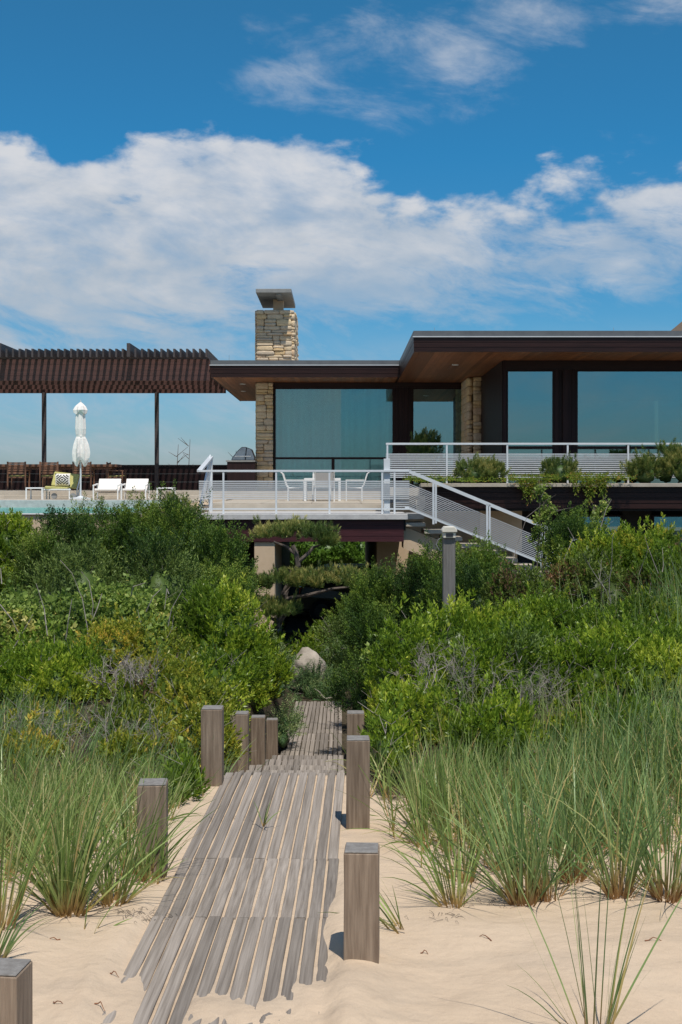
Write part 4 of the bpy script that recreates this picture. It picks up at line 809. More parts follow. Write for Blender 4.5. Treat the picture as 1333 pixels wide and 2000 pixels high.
def bush(name, label, lobes, kind, cat='shrub', dens=1., s=1., base=None, extra=None, core=True, group=None, gcut=True, low=-.45, stems=True):
    global NB; NB += 1
    a = np.array([c[:6] for c in lobes]); bx, by = float(a[:,0].mean()), float(a[:,1].mean())
    bz = base if base is not None else gz(bx, by)
    root = thing(name, (bx, by, bz), label, cat, group)
    if kind == 'juniper' and stems and len(lobes) < 40:
        r9 = np.random.default_rng(NB*13+1); sub = []
        for c in lobes:
            for _ in range(7):
                d = r9.normal(size=3)*np.array([1,.8,.7])+np.array([0,-.35,.45]); d /= np.linalg.norm(d); q_ = r9.uniform(.09,.17)*s
                sub.append((c[0]+d[0]*c[3]*.80, c[1]+d[1]*c[4]*.80, c[2]+d[2]*c[5]*.78, q_, q_, q_*r9.uniform(1.1,1.8)))
        lobes_ = [(c[0],c[1],c[2]-.02,c[3]*.80,c[4]*.80,c[5]*.80) for c in lobes]+sub
    else: lobes_ = lobes
    P, A = crown_points(lobes_, kind, dens, s, gcut, low)
    patch = np.clip(sn(P[:,0], P[:,2]+P[:,1]*.5, 4., 100+NB), -1, 1)
    v, t = shoots(P, A, kind, s, patch); foliage_obj('foliage', v, t, M[KIND[kind][0]], root)
    if extra:
        k2, frac = extra; sel = (sn(P[:,0]*1.0, P[:,2], 6., 300+NB) > 1-2*frac) & (rng.random(len(P)) < .8); 
        if sel.sum() > 4: v, t = shoots(P[sel]+A[sel]*.03, A[sel], k2, s, patch[sel]); foliage_obj('foliage', v, t, M[KIND[k2][0]], root)
    if stems:
        mb = MB(); rr = random.Random(NB)
        for c in lobes:
            c3 = Vector(c[:3]); b0 = Vector((bx+(c3.x-bx)*.5, by+(c3.y-by)*.4, bz-.05)); mid = b0.lerp(c3, .5)+Vector((rr.uniform(-.1,.1), rr.uniform(-.1,.1), 0))
            mb.tube([b0, mid, c3], .022*s, 5, .010*s)
            for _ in range(5):
                d = Vector((rr.gauss(0,1), rr.gauss(0,1), rr.gauss(.3,.7))).normalized(); mb.tube([c3, c3+Vector((d.x*c[3], d.y*c[4], d.z*c[5]))*.85], .009*s, 4, .004*s)
        mb.build('branches', M['bark'], root)
        mb = MB(); nt_ = 0
        for c in lobes:
            if 'juniper' in kind or kind == 'pine' or rr.random() < .25: continue
            for _ in range(rr.choice((2, 3, 5))):
                d = Vector((rr.gauss(0,.8), rr.gauss(-.5,.6), abs(rr.gauss(.7,.5)))).normalized(); q0 = Vector((c[0]+d.x*c[3]*.75, c[1]+d.y*c[4]*.75, c[2]+d.z*c[5]*.75)); L_ = rr.uniform(.16,.36)*s
                q1 = q0+d*L_*.5+Vector((rr.gauss(0,.03),rr.gauss(0,.03),0)); q2 = q0+d*L_+Vector((rr.gauss(0,.06),rr.gauss(0,.06),.03)); mb.tube([q0,q1,q2],.0035*s,4,.0015*s); q3 = q1+Vector((rr.gauss(0,.06),rr.gauss(0,.06),rr.uniform(.03,.1))); mb.tube([q1,q3],.0025*s,3,.0012*s); nt_ += 1
        if nt_: o_ = mb.build('bare_twigs', M['deadwood'], root); o_['kind'] = 'stuff'
    if core:  # solid filler core; its darkest leaf colour stands for the shaded crown inside
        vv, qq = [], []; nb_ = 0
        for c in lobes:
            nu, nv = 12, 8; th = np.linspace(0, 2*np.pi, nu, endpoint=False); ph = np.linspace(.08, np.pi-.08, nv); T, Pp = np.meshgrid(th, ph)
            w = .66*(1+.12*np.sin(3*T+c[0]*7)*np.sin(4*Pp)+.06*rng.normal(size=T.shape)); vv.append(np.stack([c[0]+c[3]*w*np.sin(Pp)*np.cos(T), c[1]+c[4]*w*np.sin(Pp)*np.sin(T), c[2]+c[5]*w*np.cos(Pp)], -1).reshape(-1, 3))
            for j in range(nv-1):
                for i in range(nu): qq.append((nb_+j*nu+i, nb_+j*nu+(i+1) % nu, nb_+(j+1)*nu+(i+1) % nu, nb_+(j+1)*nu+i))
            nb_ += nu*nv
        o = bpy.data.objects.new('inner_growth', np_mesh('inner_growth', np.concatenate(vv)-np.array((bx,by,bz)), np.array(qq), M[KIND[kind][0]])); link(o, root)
    return root
def lob(x0, x1, top, Y, n=3, seed=0, ry=None, hgt=None, gl=None):
    """lobes that together fill the given column of the view at depth Y, from the ground up to the given row"""
    r = random.Random(seed+int(x0)*7+int(Y*10)); X0, X1 = PX(x0,Y), PX(x1,Y); xc, hw = (X0+X1)/2, (X1-X0)/2; zt = PZ(top,Y); g0 = gz(xc, Y) if gl is None else gl; H = max(.3, zt-g0); ry = ry or min(.9, max(.35, hw*.8)); out = []
    for i in range(n):
        u = (-1+2*(i+.5)/n)+r.uniform(-.12,.12) if n > 1 else 0; rx = hw*(1.0 if n == 1 else min(.75, 1.5/n+.12)); t = zt-H*.20*u*u-H*r.uniform(0,.10); cxx = xc+u*(hw-rx*.85) if n > 1 else xc; yy = Y+r.uniform(-.3,.3)*ry
        rz = min(max(.28, H*.55), rx*1.5); out.append((cxx, yy, t-rz, rx, ry*r.uniform(.8,1.1), rz))
        b = t-rz*1.5
        while b > g0+.25: rz2 = min(rz, .8); out.append((cxx+r.uniform(-.15,.15)*rx, yy+r.uniform(-.25,.1)*ry-.12, b-rz2*.5, rx*1.08, ry*1.05, rz2)); b -= rz2*1.1
    return out
# dune side away from the stair, from the crest back to the pool wall
BL = [
 ('bayberry_shrub','low leafy shrub between the leaning post and the tallest post',(318,392,1500,8.6,2),'bay',1.1,1,('bramble',.3)),
 ('bayberry_shrub','low yellow tipped shrub just above the leaning square post',(150,330,1445,9.3,3),'bayY',1.1,1,('rust',.08)),
 ('bayberry_shrub','low yellow tipped shrub above the grass at the picture edge',(-60,165,1450,9.3,4),'bayY',1.1,1,('bramble',.2)),
 ('bayberry_shrub','low yellow green bayberry right behind the tallest grey post',(330,455,1395,10.1,2),'bayY',1,1,None),
 ('bayberry_shrub','yellow green shrub with dead twigs behind the post hidden in grass',(170,350,1375,10.2,2),'bayY',1,1,('rust',.12)),
 ('bayberry_shrub','yellow green shrub behind the leaning grass at the picture edge',(-60,185,1385,10.3,3),'bayY',1,1,('rust',.10)),
 ('bayberry_shrub','yellow green shrub closing the gap behind the tallest post',(300,440,1330,11.0,3),'bayY',1.1,1,None),
 ('bayberry_shrub','rounded bayberry above the first two grey posts',(375,478,1262,12.2,2),'bay',1.1,1,None),
 ('bayberry_shrub','dense bayberry shading the third and fourth grey posts',(425,560,1245,18.0,4),'bay',1.15,1.15,None),
 ('bayberry_shrub','broad bayberry below the grey tangle of dead twigs',(210,400,1290,11.5,3),'bayY',1.1,1,None),
 ('bayberry_shrub','dark bayberry at the picture edge below the pale curved stems',(-50,220,1275,11.6,4),'bay',1.1,1,('bayY',.3)),
 ('bayberry_shrub','bright bayberry crown against the beige pier',(335,525,1150,15.0,4),'bay',1.1,1.1,None),
 ('bayberry_shrub','spreading yellow tipped shrub around the grey twig tangle',(150,370,1212,13.2,3),'bayY',1.1,1,('bramble',.25)),
 ('bramble_thicket','light green bramble thicket at the picture edge with bare canes',(-60,170,1160,14.0,4),'bramble',1,1,('bayY',.2)),
 ('bramble_thicket','light green bramble thicket with curved dead canes standing out',(120,350,1150,15.2,3),'bramble',1,1,None),
 ('willow_shrub','grey green willow shrub below the pool, behind the brambles',(60,250,1075,18.0,3),'willow',1.1,1.15,None),
 ('willow_shrub','dull green shrub between the big juniper and the brambles',(220,400,1085,18.0,3),'willow',1.1,1.15,('juniper',.25)),
 ('privet_shrub','dark leafy shrub in front of the pool at the picture edge',(-50,75,998,22,3),'bay',1.1,1.35,None),
 ('willow_shrub','grey green shrub in front of the pool wall',(40,200,1028,21.5,3),'willow',1.1,1.3,('juniper',.3)),
 ('juniper_bush','low juniper along the pool coping',(120,235,1008,23.5,3),'juniper',1,1.25,None),
 ('juniper_bush','tall dark juniper in front of the lounge chairs',(212,312,992,23.0,3),'juniper',1.1,1.25,None),
 ('juniper_bush','large layered juniper before the corner of the deck',(290,405,1008,22.5,4),'juniper',1.1,1.3,None),
 ('juniper_bush','juniper reaching sideways under the deck beam',(378,472,1068,21.5,3),'juniper',1.1,1.3,None),
 ('juniper_bush','shaded juniper below the reaching one, beside the pier',(400,486,1145,20.0,3),'juniper',1.1,1.2,('bay',.3)),
 ('mugo_pine','round mugo pine top in front of the white side table',(300,388,962,25.5,2),'pine',1.1,1.5,None),
 ('juniper_bush','feathery blue green juniper beside the far boardwalk',(532,572,1390,18.4,2),'junblue',1.1,1,None),
 ('juniper_bush','dark juniper where the far boardwalk meets the bayberry',(490,572,1290,21.5,3),'junblue',1.1,1.1,None)]
for nm, lb, (a, b, t, Y, n), kd, dn, s, ex in BL:
    bush(nm, lb, lob(a, b, t, Y, n), kd, 'pine' if 'pine' in nm else 'juniper' if 'juniper' in nm else 'shrub', dn, s, extra=ex)
# stair side
BR = [
 ('bayberry_shrub','big glossy bayberry bulging over the edge of the crest',(722,860,1225,11.3,3),'bay',1.15,1,None),
 ('bayberry_shrub','big glossy bayberry in front of the timber lamp post',(810,985,1190,12.2,3),'bay',1.15,1,None),
 ('bayberry_shrub','low bayberry skirt behind the square post at the crest',(722,900,1350,10.2,3),'bay',1.1,1,None),
 ('bayberry_shrub','bayberry with bleached twigs behind the tall grass',(855,1095,1262,11.2,4),'bay',1.2,1,('willow',.15)),
 ('bayberry_shrub','bayberry behind the densest beach grass',(1050,1235,1265,11.2,4),'bay',1.1,1,None),
 ('bayberry_shrub','bayberry at the picture edge behind the grass',(1190,1390,1270,11.2,4),'bay',1.1,1,None),
 ('bayberry_shrub','wide bayberry shrub above the bleached twigs',(960,1170,1175,13.5,4),'bay',1.1,1,('bayY',.2)),
 ('bayberry_shrub','wide bayberry shrub with grass rising through it',(1140,1390,1180,13.5,4),'bay',1.1,1,('bayY',.2)),
 ('mixed_shrub','olive shrub with russet leaves below the foot of the stair',(940,1110,1118,16.0,3),'russet',1.1,1.1,('rust',.2)),
 ('mixed_shrub','olive shrub with a brown dead patch near the picture edge',(1080,1240,1080,16.5,3),'russet',1.1,1.1,('rust',.2)),
 ('mixed_shrub','bright shrub with rusty leaves at the picture edge below the lower windows',(1210,1400,1075,16.5,3),'bay',1.1,1.1,('rust',.22)),
 ('bayberry_shrub','light green shrub just below the lower windows',(1090,1390,1046,19.0,5),'bay',1.1,1.15,('bayY',.3)),
 ('juniper_bush','dark juniper just beside the timber lamp post',(895,985,1095,19.5,3),'juniper',1.1,1.2,None),
 ('juniper_bush','juniper leaning out beside the lower window',(1095,1128,1035,20.5,2),'juniper',1.,1.2,('bramble',.2)),
 ('juniper_bush','broad dark juniper before the wall under the deck',(785,895,1092,22.5,3),'juniper',1.15,1.25,None),
 ('juniper_bush','dark juniper mass beside the parked car',(700,795,1128,23.0,3),'juniper',1.15,1.25,None),
 ('juniper_bush','deeply shaded juniper overhanging the far boardwalk',(688,775,1225,20.0,3),'juniper',1.15,1.2,None),
 ('juniper_bush','deeply shaded low juniper beside the farthest boardwalk planks',(678,750,1330,17.5,2),'juniper',1.15,1.1,None),
 ('bayberry_shrub','leafy bayberry skirt right beside the square post with sand at its foot',(722,805,1415,9.0,2),'bay',1.15,1,None),
 ('bayberry_shrub','low bayberry half swallowed by the beach grass below the bleached twigs',(880,1080,1385,9.6,3),'bay',1.1,1,('bayY',.2)),
 ('bayberry_shrub','low bayberry swallowed by the darkest beach grass',(1060,1390,1390,9.7,5),'bay',1.,1,('bayY',.2)),
 ('bayberry_shrub','glossy bayberry filling the dip behind the bleached twigs',(900,1140,1225,12.4,4),'bay',1.1,1,None),
 ('bayberry_shrub','glossy bayberry filling the dip behind the dark grass',(1110,1390,1228,12.4,4),'bay',1.1,1,None),
 ('juniper_bush','green juniper between the lamp post and the bayberry',(860,980,1135,17.5,3),'juniper',1.1,1.1,None)]
for nm, lb, (a, b, t, Y, n), kd, dn, s, ex in BR:
    bush(nm, lb, lob(a, b, t, Y, n), kd, 'juniper' if 'juniper' in nm else 'shrub', dn, s, extra=ex)
# hollow at the end of the walk
for nm, lb, (a, b, t, Y, n), kd, dn, s, ex in [
 ('juniper_bush','creeping juniper with a bare forked branch at the end of the walk',(585,665,1322,24.8,3),'junblue',1.1,1.1,None),
 ('garden_shrub','dark shrub in the shade behind the pale boulder',(610,700,1225,28.0,3),'willow',1.,1.4,None),
 ('garden_shrub','shrub in the hollow beneath the layered pine',(490,565,1240,25.5,3),'bay',1.,1.4,None),
 ('garden_shrub','low shrub between the pale boulder and the shaded junipers',(632,690,1285,26.0,2),'willow',1.,1.2,None),
 ('garden_shrub','low shrub behind the pale boulder',(560,640,1262,28.0,3),'bay',1.,1.3,None),
 ('creeping_juniper','creeping juniper closing the end of the far boardwalk',(560,690,1352,24.5,4),'junblue',1.1,1,None),
 ('garden_shrub','shaded shrub in front of the parked car',(595,668,1212,29.0,2),'bay',1.,1.4,None),
 ('garden_shrub','small shrub before the pale boulder',(530,562,1330,24.0,2),'junblue',1.,1.1,None),
 ('garden_shrub','shrub hiding the front wheel of the parked car',(655,735,1195,28.5,2),'juniper',1.,1.3,None)]:
    bush(nm, lb, lob(a, b, t, Y, n), kd, 'shrub', dn, s, extra=ex)
mb = MB(); fb = (PX(632,24.3), 24.3, PZ(1372,24.3)); fz = lambda px, py: (PX(px,24.2), 24.2, PZ(py,24.2))
mb.tube([fz(641,1366),fz(632,1362),fz(624,1352),fz(615,1345)],.03,6,.012); mb.tube([fz(640,1364),fz(650,1362),fz(660,1354),fz(662,1347)],.025,6,.01); tag(mb.build('forked_branch', M['deadwood']), 'bare forked branch lying at the end of the walk', 'branch')
# layered pine in front of the carport
def tubepx(mb, pts, Y, r0, r1): mb.tube([(PX(a,Y+d), Y+d, PZ(b,Y+d)) for a, b, d in pts], r0, 7, r1)
YP = 25.6; pr = thing('layered_pine', (PX(525,YP),YP,gz(PX(525,YP),YP)), 'cloud pruned pine with flat needle pads in front of the open carport', 'pine'); mb = MB()
tubepx(mb, [(522,1300,0),(524,1250,0),(540,1222,0),(560,1190,.1),(556,1160,0),(570,1130,0),(583,1105,0),(580,1085,0),(572,1065,0)], YP, .10, .05)
tubepx(mb, [(582,1098,0),(598,1085,0),(612,1070,.1),(635,1060,0)], YP, .05, .02); tubepx(mb, [(575,1080,0),(560,1068,0),(535,1058,0)], YP, .04, .02); tubepx(mb, [(560,1170,0),(600,1163,-.2),(650,1150,-.2),(690,1146,0)], YP, .05, .02); tubepx(mb, [(545,1215,0),(525,1205,-.1),(512,1195,0)], YP, .04, .02)
mb.build('trunk', M['bark'], pr)
def pad(px, py, wpx, hpx, d=0, ry=.45): Y = YP+d; return (PX(px,Y), Y, PZ(py,Y), wpx/F*Y, ry, hpx/F*Y)
pads = [pad(540,1050,36,13), pad(578,1045,38,14,.1), pad(615,1053,34,13), pad(640,1064,16,10), pad(560,1140,38,15,-.2), pad(610,1142,45,18,-.3), pad(665,1140,50,17,-.1), pad(700,1150,26,14), pad(515,1192,26,15,-.2), pad(550,1200,30,13,-.4), pad(505,1150,20,14)]
P, A = crown_points(pads, 'pine', 1.5, 1.15, False, -.25); v, t = shoots(P, A, 'pine', 1.2, np.clip(sn(P[:,0],P[:,2],5,77),-1,1)); foliage_obj('crown', v, t+.08, M['pine'], pr)
# planter plants
for nm, lb, a, kd, s, low_, ex in [
 ('mugo_pine','small spiky pine in the planter nearest the stair',[(895,960,905,30.3),(925,985,908,30.4)],'pine',1.1,-.1,None),
 ('mugo_pine','neat round pine ball in the middle of the planter',[(1062,1124,900,30.3)],'pine',1.1,-.3,None),
 ('mugo_pine','largest spiky pine filling the far end of the planter',[(1228,1290,905,30.3),(1265,1330,880,30.5),(1300,1380,890,30.3)],'pine',1.2,-.2,None),
 ('dwarf_pine','dark pine behind the upper railing by the narrow glass',[(800,862,855,34.5)],'pine',1.2,-.3,None)]:
    lobs = []
    for (x0, x1, tp, Y) in a: X0, X1 = PX(x0,Y), PX(x1,Y); z0 = -.1; zt_ = PZ(tp,Y); lobs.append(((X0+X1)/2, Y, (zt_+z0)/2, (X1-X0)/2, .35, (zt_-z0)/2))
    bush(nm, lb, lobs, kd, 'pine', 2.0, s, base=-.06, core=True, gcut=False, low=low_-.2, extra=ex)
def trail(label, segs, seed):
    r = np.random.default_rng(seed); PP = []; AA = []
    for (x0, x1, py0, py1, n) in segs:
        for _ in range(n):
            x = r.uniform(x0, x1); u = abs(2*(x-x0)/(x1-x0)-1); bot = py0+(py1-py0)*(1-u)**.7*r.uniform(.2, 1); m = int(max(2, (bot-py0)/4))
            for j in range(m): f = j/m; Y = 29.75-.12*math.sin(min(1, f*3)*1.57)-r.uniform(0,.06); PP.append((PX(x+r.uniform(-3,3), Y), Y+(.25 if f < .15 else 0)*r.random(), PZ(py0+(bot-py0)*f-2, Y))); AA.append((r.normal()*.4, -.5+r.normal()*.3, .3-f))
    P = np.array(PP); A = nrm(np.array(AA)); root = thing('trailing_plant', (float(P[:,0].mean()), 29.9, -.02), label, 'trailing plant', 'plants spilling over the planter')
    v, t = shoots(P, A, 'sedum', 1.3, r.uniform(-.3,.8,len(P))); foliage_obj('foliage', v, t, M['sedum'], root)
trail('trailing plant spilling over the planter nearest the stair', [(995,1092,933,975,150),(1010,1050,940,992,40),(880,1000,938,948,70)], 1)
trail('longest trailing plant hanging over the planter in tapering tails', [(1105,1222,930,968,120),(1140,1165,940,1000,45),(1168,1190,935,985,30),(1115,1140,940,978,30),(1200,1240,934,945,30)], 2)
trail('low mat of sedum along the planter above the stair railing', [(790,890,936,947,110)], 3)
# vine column beside the lower windows
for px, tp, Y, lb in ((1172,985,22,'thin upright sapling with light leaves against the lower window'),(1065,950,24,'thin vine climbing above the stair foot towards the planter')):
    lobs = [(PX(px+random.uniform(-10,10),Y), Y, PZ(tp+12+i*19,Y), .07+.022*i, .10, .10) for i in range(7)]; bush('sapling', lb, lobs, 'bramble', 'sapling', .9, .85, core=False)
# beyond the carport
bush('privet_hedge', 'sunlit bright green hedge seen through the carport', [(PX(540+i*32,56), 56, -3.2, 1.1, .8, 1.0) for i in range(8)], 'hedge', 'hedge', 1, 1.5, gcut=False)
for i, (px, lb) in enumerate(((560,'dark tree beyond the carport beside the beige pier'),(640,'dark tree directly behind the sunlit hedge'),(705,'dark tree beyond the carport beside the inner wall'))):
    x = PX(px,56); bush('dark_tree', lb, [(x, 60, -2.2, 1.4, 1.0, 1.7), (x+.7, 60.3, -1.4, 1.1, .9, 1.0)], 'juniper', 'tree', .5, 2.2, gcut=False)
# bare saplings beyond the garden wall
for px, tp, lb in ((343,868,'bare sapling beyond the garden wall, shorter of two'),(366,858,'bare sapling beyond the garden wall, taller of two'),(456,880,'bare twiggy sapling behind the grill')):
    Y = 50; mb = MB(); x = PX(px,Y); z1 = PZ(tp,Y); mb.tube([(x,Y,-.3),(x+.05,Y,.3),(x+.12,Y,z1)],.03,5,.008); rr = random.Random(px)
    for _ in range(7): f = rr.uniform(.35,.9); zz_ = -.3+(z1+.3)*f; sg = rr.choice((-1,1)); mb.tube([(x+.06,Y,zz_),(x+.06+sg*rr.uniform(.2,.5),Y+rr.uniform(-.2,.2),zz_+rr.uniform(.1,.4))],.014,4,.005)
    tag(mb.build('bare_sapling', M['bark']), lb, 'sapling')
# bleached dead twigs
def dead(label, px, py, Y, n, L, spread, r=.006, depth=2):
    x, z = PX(px,Y), PZ(py,Y); mb = MB()
    for i in range(n): twig(mb, (x+random.uniform(-spread,spread), Y+random.uniform(-.2,.2), z-L*.5+random.uniform(-.05,.05)), (random.gauss(0,.45), random.gauss(-.15,.3), 1), L*random.uniform(.6,1.1), r, depth)
    tag(mb.build('dead_twigs', M['deadwood']), label, None, None, 'stuff')
dead('grey tangle of dead twigs in the middle of the yellow tipped shrubs', 250, 1312, 11.0, 26, .22, .28, .004)
dead('bleached twigs on the flank of the big glossy bayberry', 860, 1310, 10.75, 13, .26, .26, .0035)
dead('bleached twigs sticking out between two bayberries behind the tall grass', 1000, 1345, 10.2, 22, .32, .45, .003)
dead('small pale forked twig at the near edge of the big bayberry', 840, 1350, 10.3, 3, .26, .05, .008)
dead('dead brown twigs low behind the leaning grass', 235, 1440, 9.5, 14, .3, .35, .004); dead('pale dead twigs at the picture edge above the grass', 90, 1420, 9.6, 12, .32, .3, .004)
dead('dead branch rising from the russet shrub', 1185, 1130, 15.4, 3, .6, .15, .006, 1); dead('thin dead stalks above the mixed shrubs', 1265, 1085, 15.5, 4, .5, .4, .005, 0)
def canes(label, paths, Y):
    for k_, pts in enumerate(paths):
        mb = MB(); mb.tube([(PX(a,Y), Y+random.uniform(-.05,.05), PZ(b,Y)) for a, b in pts], .0065, 5, .003)
        tag(mb.build('dead_cane', M['deadwood']), label[k_], 'dead cane', 'bleached canes standing out of the shrubs')
canes(['tallest bleached cane curving over the brambles', 'second tall bleached cane curving beside the tallest', 'short bleached cane beside the two tall curving ones'], [[(170,1290),(172,1230),(160,1170),(140,1120),(118,1094)],[(150,1330),(178,1230),(184,1180),(175,1135),(160,1116)],[(180,1215),(190,1190),(198,1160)]], 13.4)
canes(['long bleached cane leaning in at the picture edge', 'bleached cane crossing the long leaning one', 'upright bleached cane between the leaning and the curving ones', 'upright thin cane next to the tall curving ones', 'short cane at the picture edge above the brambles'], [[(-10,1320),(30,1260),(65,1200)],[(0,1180),(25,1210),(50,1262)],[(95,1240),(85,1190),(70,1140)],[(128,1250),(135,1210),(142,1170)],[(5,1140),(0,1110)]], 13.0)
canes(['thin dead cane rising above the bright bayberry', 'thin dead cane forked beside the bright bayberry', 'thin dead cane bent under the dull shrub', 'thin slanting dead cane between brambles and bright bayberry'], [[(325,1240),(335,1190),(358,1150)],[(330,1160),(326,1150),(322,1190)],[(255,1165),(262,1145),(285,1138)],[(285,1195),(300,1165),(315,1150)]], 14.3)
canes(['bent dead cane above the upright juniper', 'dead cane beside the lower window', 'crooked dead cane behind the russet shrub'], [[(1000,1100),(1012,1060),(1030,1010),(1055,990)],[(1175,1030),(1185,995),(1196,975)],[(1098,1100),(1120,1050),(1110,1030)]], 18.5)
# trefoil leaves standing out against the shade above the far boardwalk
mb_v, mb_t = shoots(np.array([(PX(a,14.), 14., PZ(b,14.)) for a, b in ((712,1272),(722,1268),(738,1275),(705,1282),(742,1288),(726,1300),(748,1300),(716,1290))]), nrm(rng.normal(size=(8,3))*.5+np.array([0,-.3,.8])), 'bramble', 1.1, np.ones(8)*.8)
br = thing('bramble_spray', (PX(735,14.),14.,gz(PX(760,14.),14.)), 'single bramble spray against the dark junipers', 'bramble'); foliage_obj('leaves', mb_v, mb_t, M['bramble'], br); mb = MB(); mb.tube([(PX(775,14.),14.1,PZ(1350,14.)),(PX(745,14.),14.,PZ(1305,14.)),(PX(718,14.),14.,PZ(1272,14.))],.006,4,.003); mb.build('stem', M['bark'], br)

# ------------------------------------------------------------------ beach grass
def blades(B, az, lean, curve, L, W, seg=6):
    n = len(B); p = B.copy(); h = np.stack([np.cos(az), np.sin(az), np.zeros(n)], -1); up = np.array([0, 0, 1.]); tw = rng.uniform(0, np.pi, n)
    vs, al = [], []
    sideh = np.stack([np.cos(tw), np.sin(tw), np.zeros(n)], -1)
    for i in range(seg+1):
        t = i/seg; th = lean+curve*t*t; d = h*np.sin(th)[:, None]+up*np.cos(th)[:, None]; s_ = nrm(np.cross(d, sideh)+1e-6); w = W*(1-t**2.2)*.5+.0004
        vs += [p-s_*w[:, None], p+s_*w[:, None]]; al += [np.full(n, t)]*2; p = p+d*(L/seg)[:, None]
    V = np.stack(vs, 1); AL = np.stack(al, 1); q = []
    k = 2*(seg+1); base = np.arange(n)*k
    for i in range(seg): q.append(np.stack([base+2*i, base+2*i+1, base+2*i+3, base+2*i+2], -1))
    Q = np.stack(q, 1).reshape(-1, 4); return V.reshape(-1, 3), Q, AL.ravel(), n, seg
def grass_obj(name, B, az, lean, curve, L, W, m, origin):
    V, Q, AL, n, seg = blades(B, az, lean, curve, L, W); t = np.where(rng.random(n) < .11, rng.uniform(.9, 1., n), rng.uniform(0, .88, n))
    o = bpy.data.objects.new(name, np_mesh(name, V-np.array(origin), Q, m, False, np.repeat(t, seg), AL)); link(o); o.location = origin; return o
def clump(px, py, n, h, wind, label, m='grass', rad=.065, spread=.36, Y=None, lo=-.02, W=.0088, name='beach_grass_clump', curve=(.2,.9)):
    # base row py on the sand decides the depth
    if Y is None:
        Yk = np.linspace(4.2, 12, 600); zk = ground(PX(px,Yk), Yk); Y = float(Yk[np.argmin(np.abs(HZ-zk/Yk*F-py))])
    h = h*(.88 if Y < 8 else 1); x = PX(px, Y); g_ = gz(x, Y); a = rng.uniform(0, 2*np.pi, n); rr = rad*np.sqrt(rng.random(n)); B = np.stack([x+rr*np.cos(a), Y+rr*np.sin(a), np.full(n, g_+lo)], -1)
    az = a+rng.normal(0, .5, n); lean = np.abs(rng.normal(0, spread, n))+rr/rad*.10; hx = np.cos(az)*np.sin(lean)+wind; hy = np.sin(az)*np.sin(lean); az2 = np.arctan2(hy, hx); lean2 = np.arcsin(np.clip(np.hypot(hx, hy), 0, .97))
    Ln = h*rng.uniform(.55, 1.12, n); cv = rng.uniform(*curve, n)*(.3+lean2)
    o = grass_obj(name, B, az2, lean2, cv, Ln, W*rng.uniform(.7, 1.25, n), M[m], (x, Y, g_)); return tag(o, label, 'grass clump', 'beach grass clumps rooted in the open sand')
for px, py, n, h, w, lb in [
 (135,1785,120,.84,.10,'largest beach grass clump beside the buried walk, orange at its base'),(120,1765,70,.85,.0,'narrow beach grass clump touching the largest one'),
 (225,1765,60,.62,.14,'small beach grass clump between the largest one and the boardwalk'),(4,1810,45,.95,.06,'beach grass clump at the picture edge above the cut off post'),
 (175,1820,4,.32,.35,'single short shoot leaning in open sand before the largest clump')]: clump(px, py, n, h, w, 'tall '+lb if h > .83 else lb)
for px, py, n, h, w, lb in [
 (1022,1765,90,.92,-.05,'tall clump on the sand slope nearest the brown square post, curving both ways'),(1065,1755,60,.85,.02,'shorter clump right beside the tall curving one'),
 (885,1768,40,.62,-.12,'low clump leaning over the sand towards the brown square post'),(1118,1720,75,.88,.0,'dense clump standing higher on the slope, reddish at its base'),
 (1210,1752,60,.95,.02,'slender upright clump alone on the sand slope'),(1300,1757,80,1.0,-.02,'tall clump by the picture edge with brown base'),
 (905,1720,40,.7,-.1,'pale clump half way up the sand beside the posts'),(780,1815,14,.42,-.55,'flat lying sprawl of blades beside the brown square post'),(985,1700,60,.8,-.05,'clump with reddish stalks behind the tall curving one')]: clump(px, py, n, h, w, lb, 'grassdark' if px > 1000 else 'grass')
clump(1165,2060,24,1.0,.04,'sparse clump of long thin blades rising from the bottom edge','grassdark',.05,.27,4.62,W=.0065,curve=(.1,.5)); clump(1120,2040,2,.42,-.62,'two blades lying over the sand at the bottom edge','grassdark',.02,.05,4.75,W=.0055)
clump(-8,1900,14,.42,.35,'thin blades slanting over the sand behind the cut off post','grassdark',.03,.15,5.35)
clump(515,1625,5,.30,.12,'tiny tuft growing through the boardwalk planks','grass',.012,.35,7.6,lo=.03)
def mass(label, n, xr, yr, h, wind, m, dens=None, name='beach_grass', W=.0060, spread=.32):
    y = yr[0]+(yr[1]-yr[0])*rng.random(n*3); x = rng.uniform(xr[0], xr[1], n*3); k = dens(x, y) if dens else np.ones(n*3); c = (.5+.5*np.clip(sn(x, y, 7., 55), -1, 1))
    sel = rng.random(n*3) < k*(.15+.85*c); x, y = x[sel][:n], y[sel][:n]; n = len(x); cc = np.round(np.stack([x, y], -1)/.16)*.16+rng.normal(0, .02, (n, 2))
    f = .65; x = x*(1-f)+cc[:,0]*f; y = y*(1-f)+cc[:,1]*f
    B = np.stack([x, y, ground(x, y)-.02], -1); az = rng.uniform(0, 2*np.pi, n); le = np.abs(rng.normal(0, spread, n))*np.where(rng.random(n) < .18, 1.9, 1.); hx = np.cos(az)*np.sin(le)+wind+.12*sn(x, y, 3, 56); hy = np.sin(az)*np.sin(le)
    Ln = h*rng.uniform(.5, 1.1, n)*(.85+.25*np.clip(sn(x, y, 2., 57), -1, 1)); l2 = np.arcsin(np.clip(np.hypot(hx, hy), 0, .95))
    o = grass_obj(name, B, np.arctan2(hy, hx), l2, rng.uniform(.2, .9, n)*(.3+l2), Ln, W*rng.uniform(.7, 1.25, n), M[m], (float(x.mean()), float(y.mean()), float(B[:,2].min()))); return tag(o, label, None, None, 'stuff')
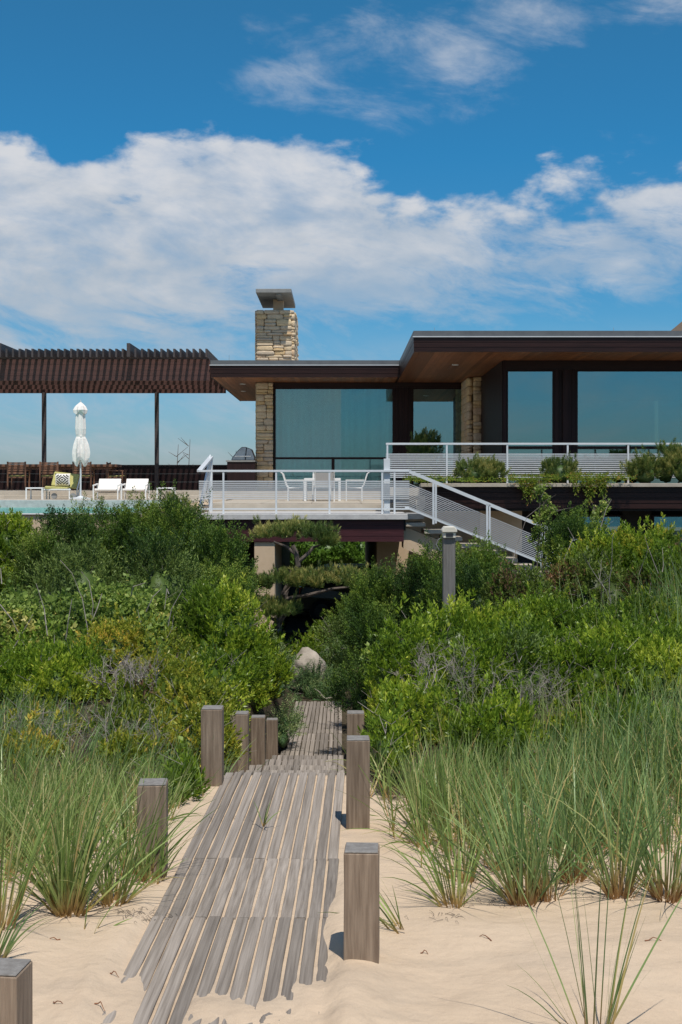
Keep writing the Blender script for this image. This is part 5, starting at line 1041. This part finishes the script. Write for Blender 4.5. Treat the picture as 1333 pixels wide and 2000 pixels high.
def edgeR(x, y): b = .18+np.clip(7.9-y, 0, 2)*.24; return smooth(b-.03, b+.3, x)*smooth(6.55, 7.7, y+.2*np.sin(x*6))
mass('dense green beach grass covering the sand slope before the bayberries', 4700, (.15, 3.2), (6.6, 8.9), .60, -.02, 'grass', edgeR, W=.0085, spread=.36)
mass('darker blades standing in the thickest part of the slope', 1400, (.8, 3.2), (6.9, 9.0), .72, .02, 'grassdark', lambda x, y: smooth(.9, 1.4, x)*smooth(6.9, 7.6, y), W=.0095)
mass('tall grass rising through the shrubs higher on the dune', 700, (2.6, 4.4), (12.6, 14.2), 1.0, .0, 'grassdark', None)
mass('light green beach grass leaning towards the boardwalk', 3600, (-3.2, -.95), (6.5, 8.6), .47, .16, 'grass', W=.0085, spread=.38, dens=lambda x, y: (1-smooth(-1.25, -1.0, x+.18*(1-smooth(6.6, 8.4, y))))*smooth(6.5, 7.0, y+.1*np.sin(x*5)))
mass('sparse light blades at the near fringe of the leaning grass', 500, (-3.2, -1.35), (6.2, 6.8), .5, .18, 'grass', lambda x, y: smooth(6.2, 6.6, y))
clump(262,1712,70,.74,.16,'clump of blades leaning across the front of the leaning square post')
clump(292,1722,34,.50,.08,'small clump tucked against the leaning square post')
mass('thin pale blades rising in front of the bayberries', 1300, (.2, 4.), (9.0, 10.6), .62, .0, 'grass', None)
mass('thin grass blades crossing the low shrubs', 1300, (-3.4, -.9), (8.6, 10.4), .58, .1, 'grassdark', None)
# stalk litter on the sand
mb = MB(); 
for cx_, cy_, n in ((PX(285,6.05),6.0,60),(PX(200,6.2),6.2,26),(PX(60,6.4),6.4,30),(PX(960,6.3),6.3,30),(PX(1180,6.4),6.4,26),(PX(420,7.7),7.9,20),(PX(860,6.0),6.0,16)):
    for i in range(n):
        x = cx_+random.gauss(0,.09); y = cy_+random.gauss(0,.05); a = random.uniform(0,6.28); l = random.uniform(.015,.06); z = gz(x,y)+.004; mb.tube([(x,y,z),(x+l*math.cos(a)*.5,y+l*math.sin(a)*.5,z+random.uniform(.002,.015)),(x+l*math.cos(a),y+l*math.sin(a),z)],.0014,3,.0008)
tag(mb.build('stalk_litter', M['bark']), 'broken brown stalks lying on the sand', None, None, 'stuff')
def scrap(px, py, label, s=.05):
    Yk = np.linspace(4.5, 9, 500); zk = ground(PX(px,Yk), Yk); Y = float(Yk[np.argmin(np.abs(HZ-zk/Yk*F-py))]); x = PX(px,Y); mb = MB(); r = random.Random(px)
    pts = [(x, Y, gz(x,Y)+.003)]; a = r.uniform(0, 6.28)
    for i in range(5): a += r.uniform(-.9,.9); pts.append((pts[-1][0]+math.cos(a)*s*.3, pts[-1][1]+math.sin(a)*s*.3, gz(x,Y)+.004+.012*math.sin(i*1.2)))
    mb.tube(pts, .0032, 5, .001); tag(mb.build('dry_leaf', M['deadleaf']), label, 'dry leaf')
M['deadleaf'] = mat('dry_leaf', (.26,.11,.05), (.15,.06,.03), .8)
for px, py, lb, s in ((185,1962,'reddish dry leaf on the sand beside the walk foot',.05),(105,1958,'dry leaf nearest the cut off post',.045),(118,1836,'brown dry blade lying alone below the large clump',.05),(216,1903,'tiny dry scrap between the clump and the buried planks',.03),(960,1838,'curled dry stalk on the sand slope near the brown post',.07),(1260,1838,'curled dry stalk high on the sand slope',.07),(822,1862,'small pale scrap beside the brown square post',.03)): scrap(px, py, lb, s)
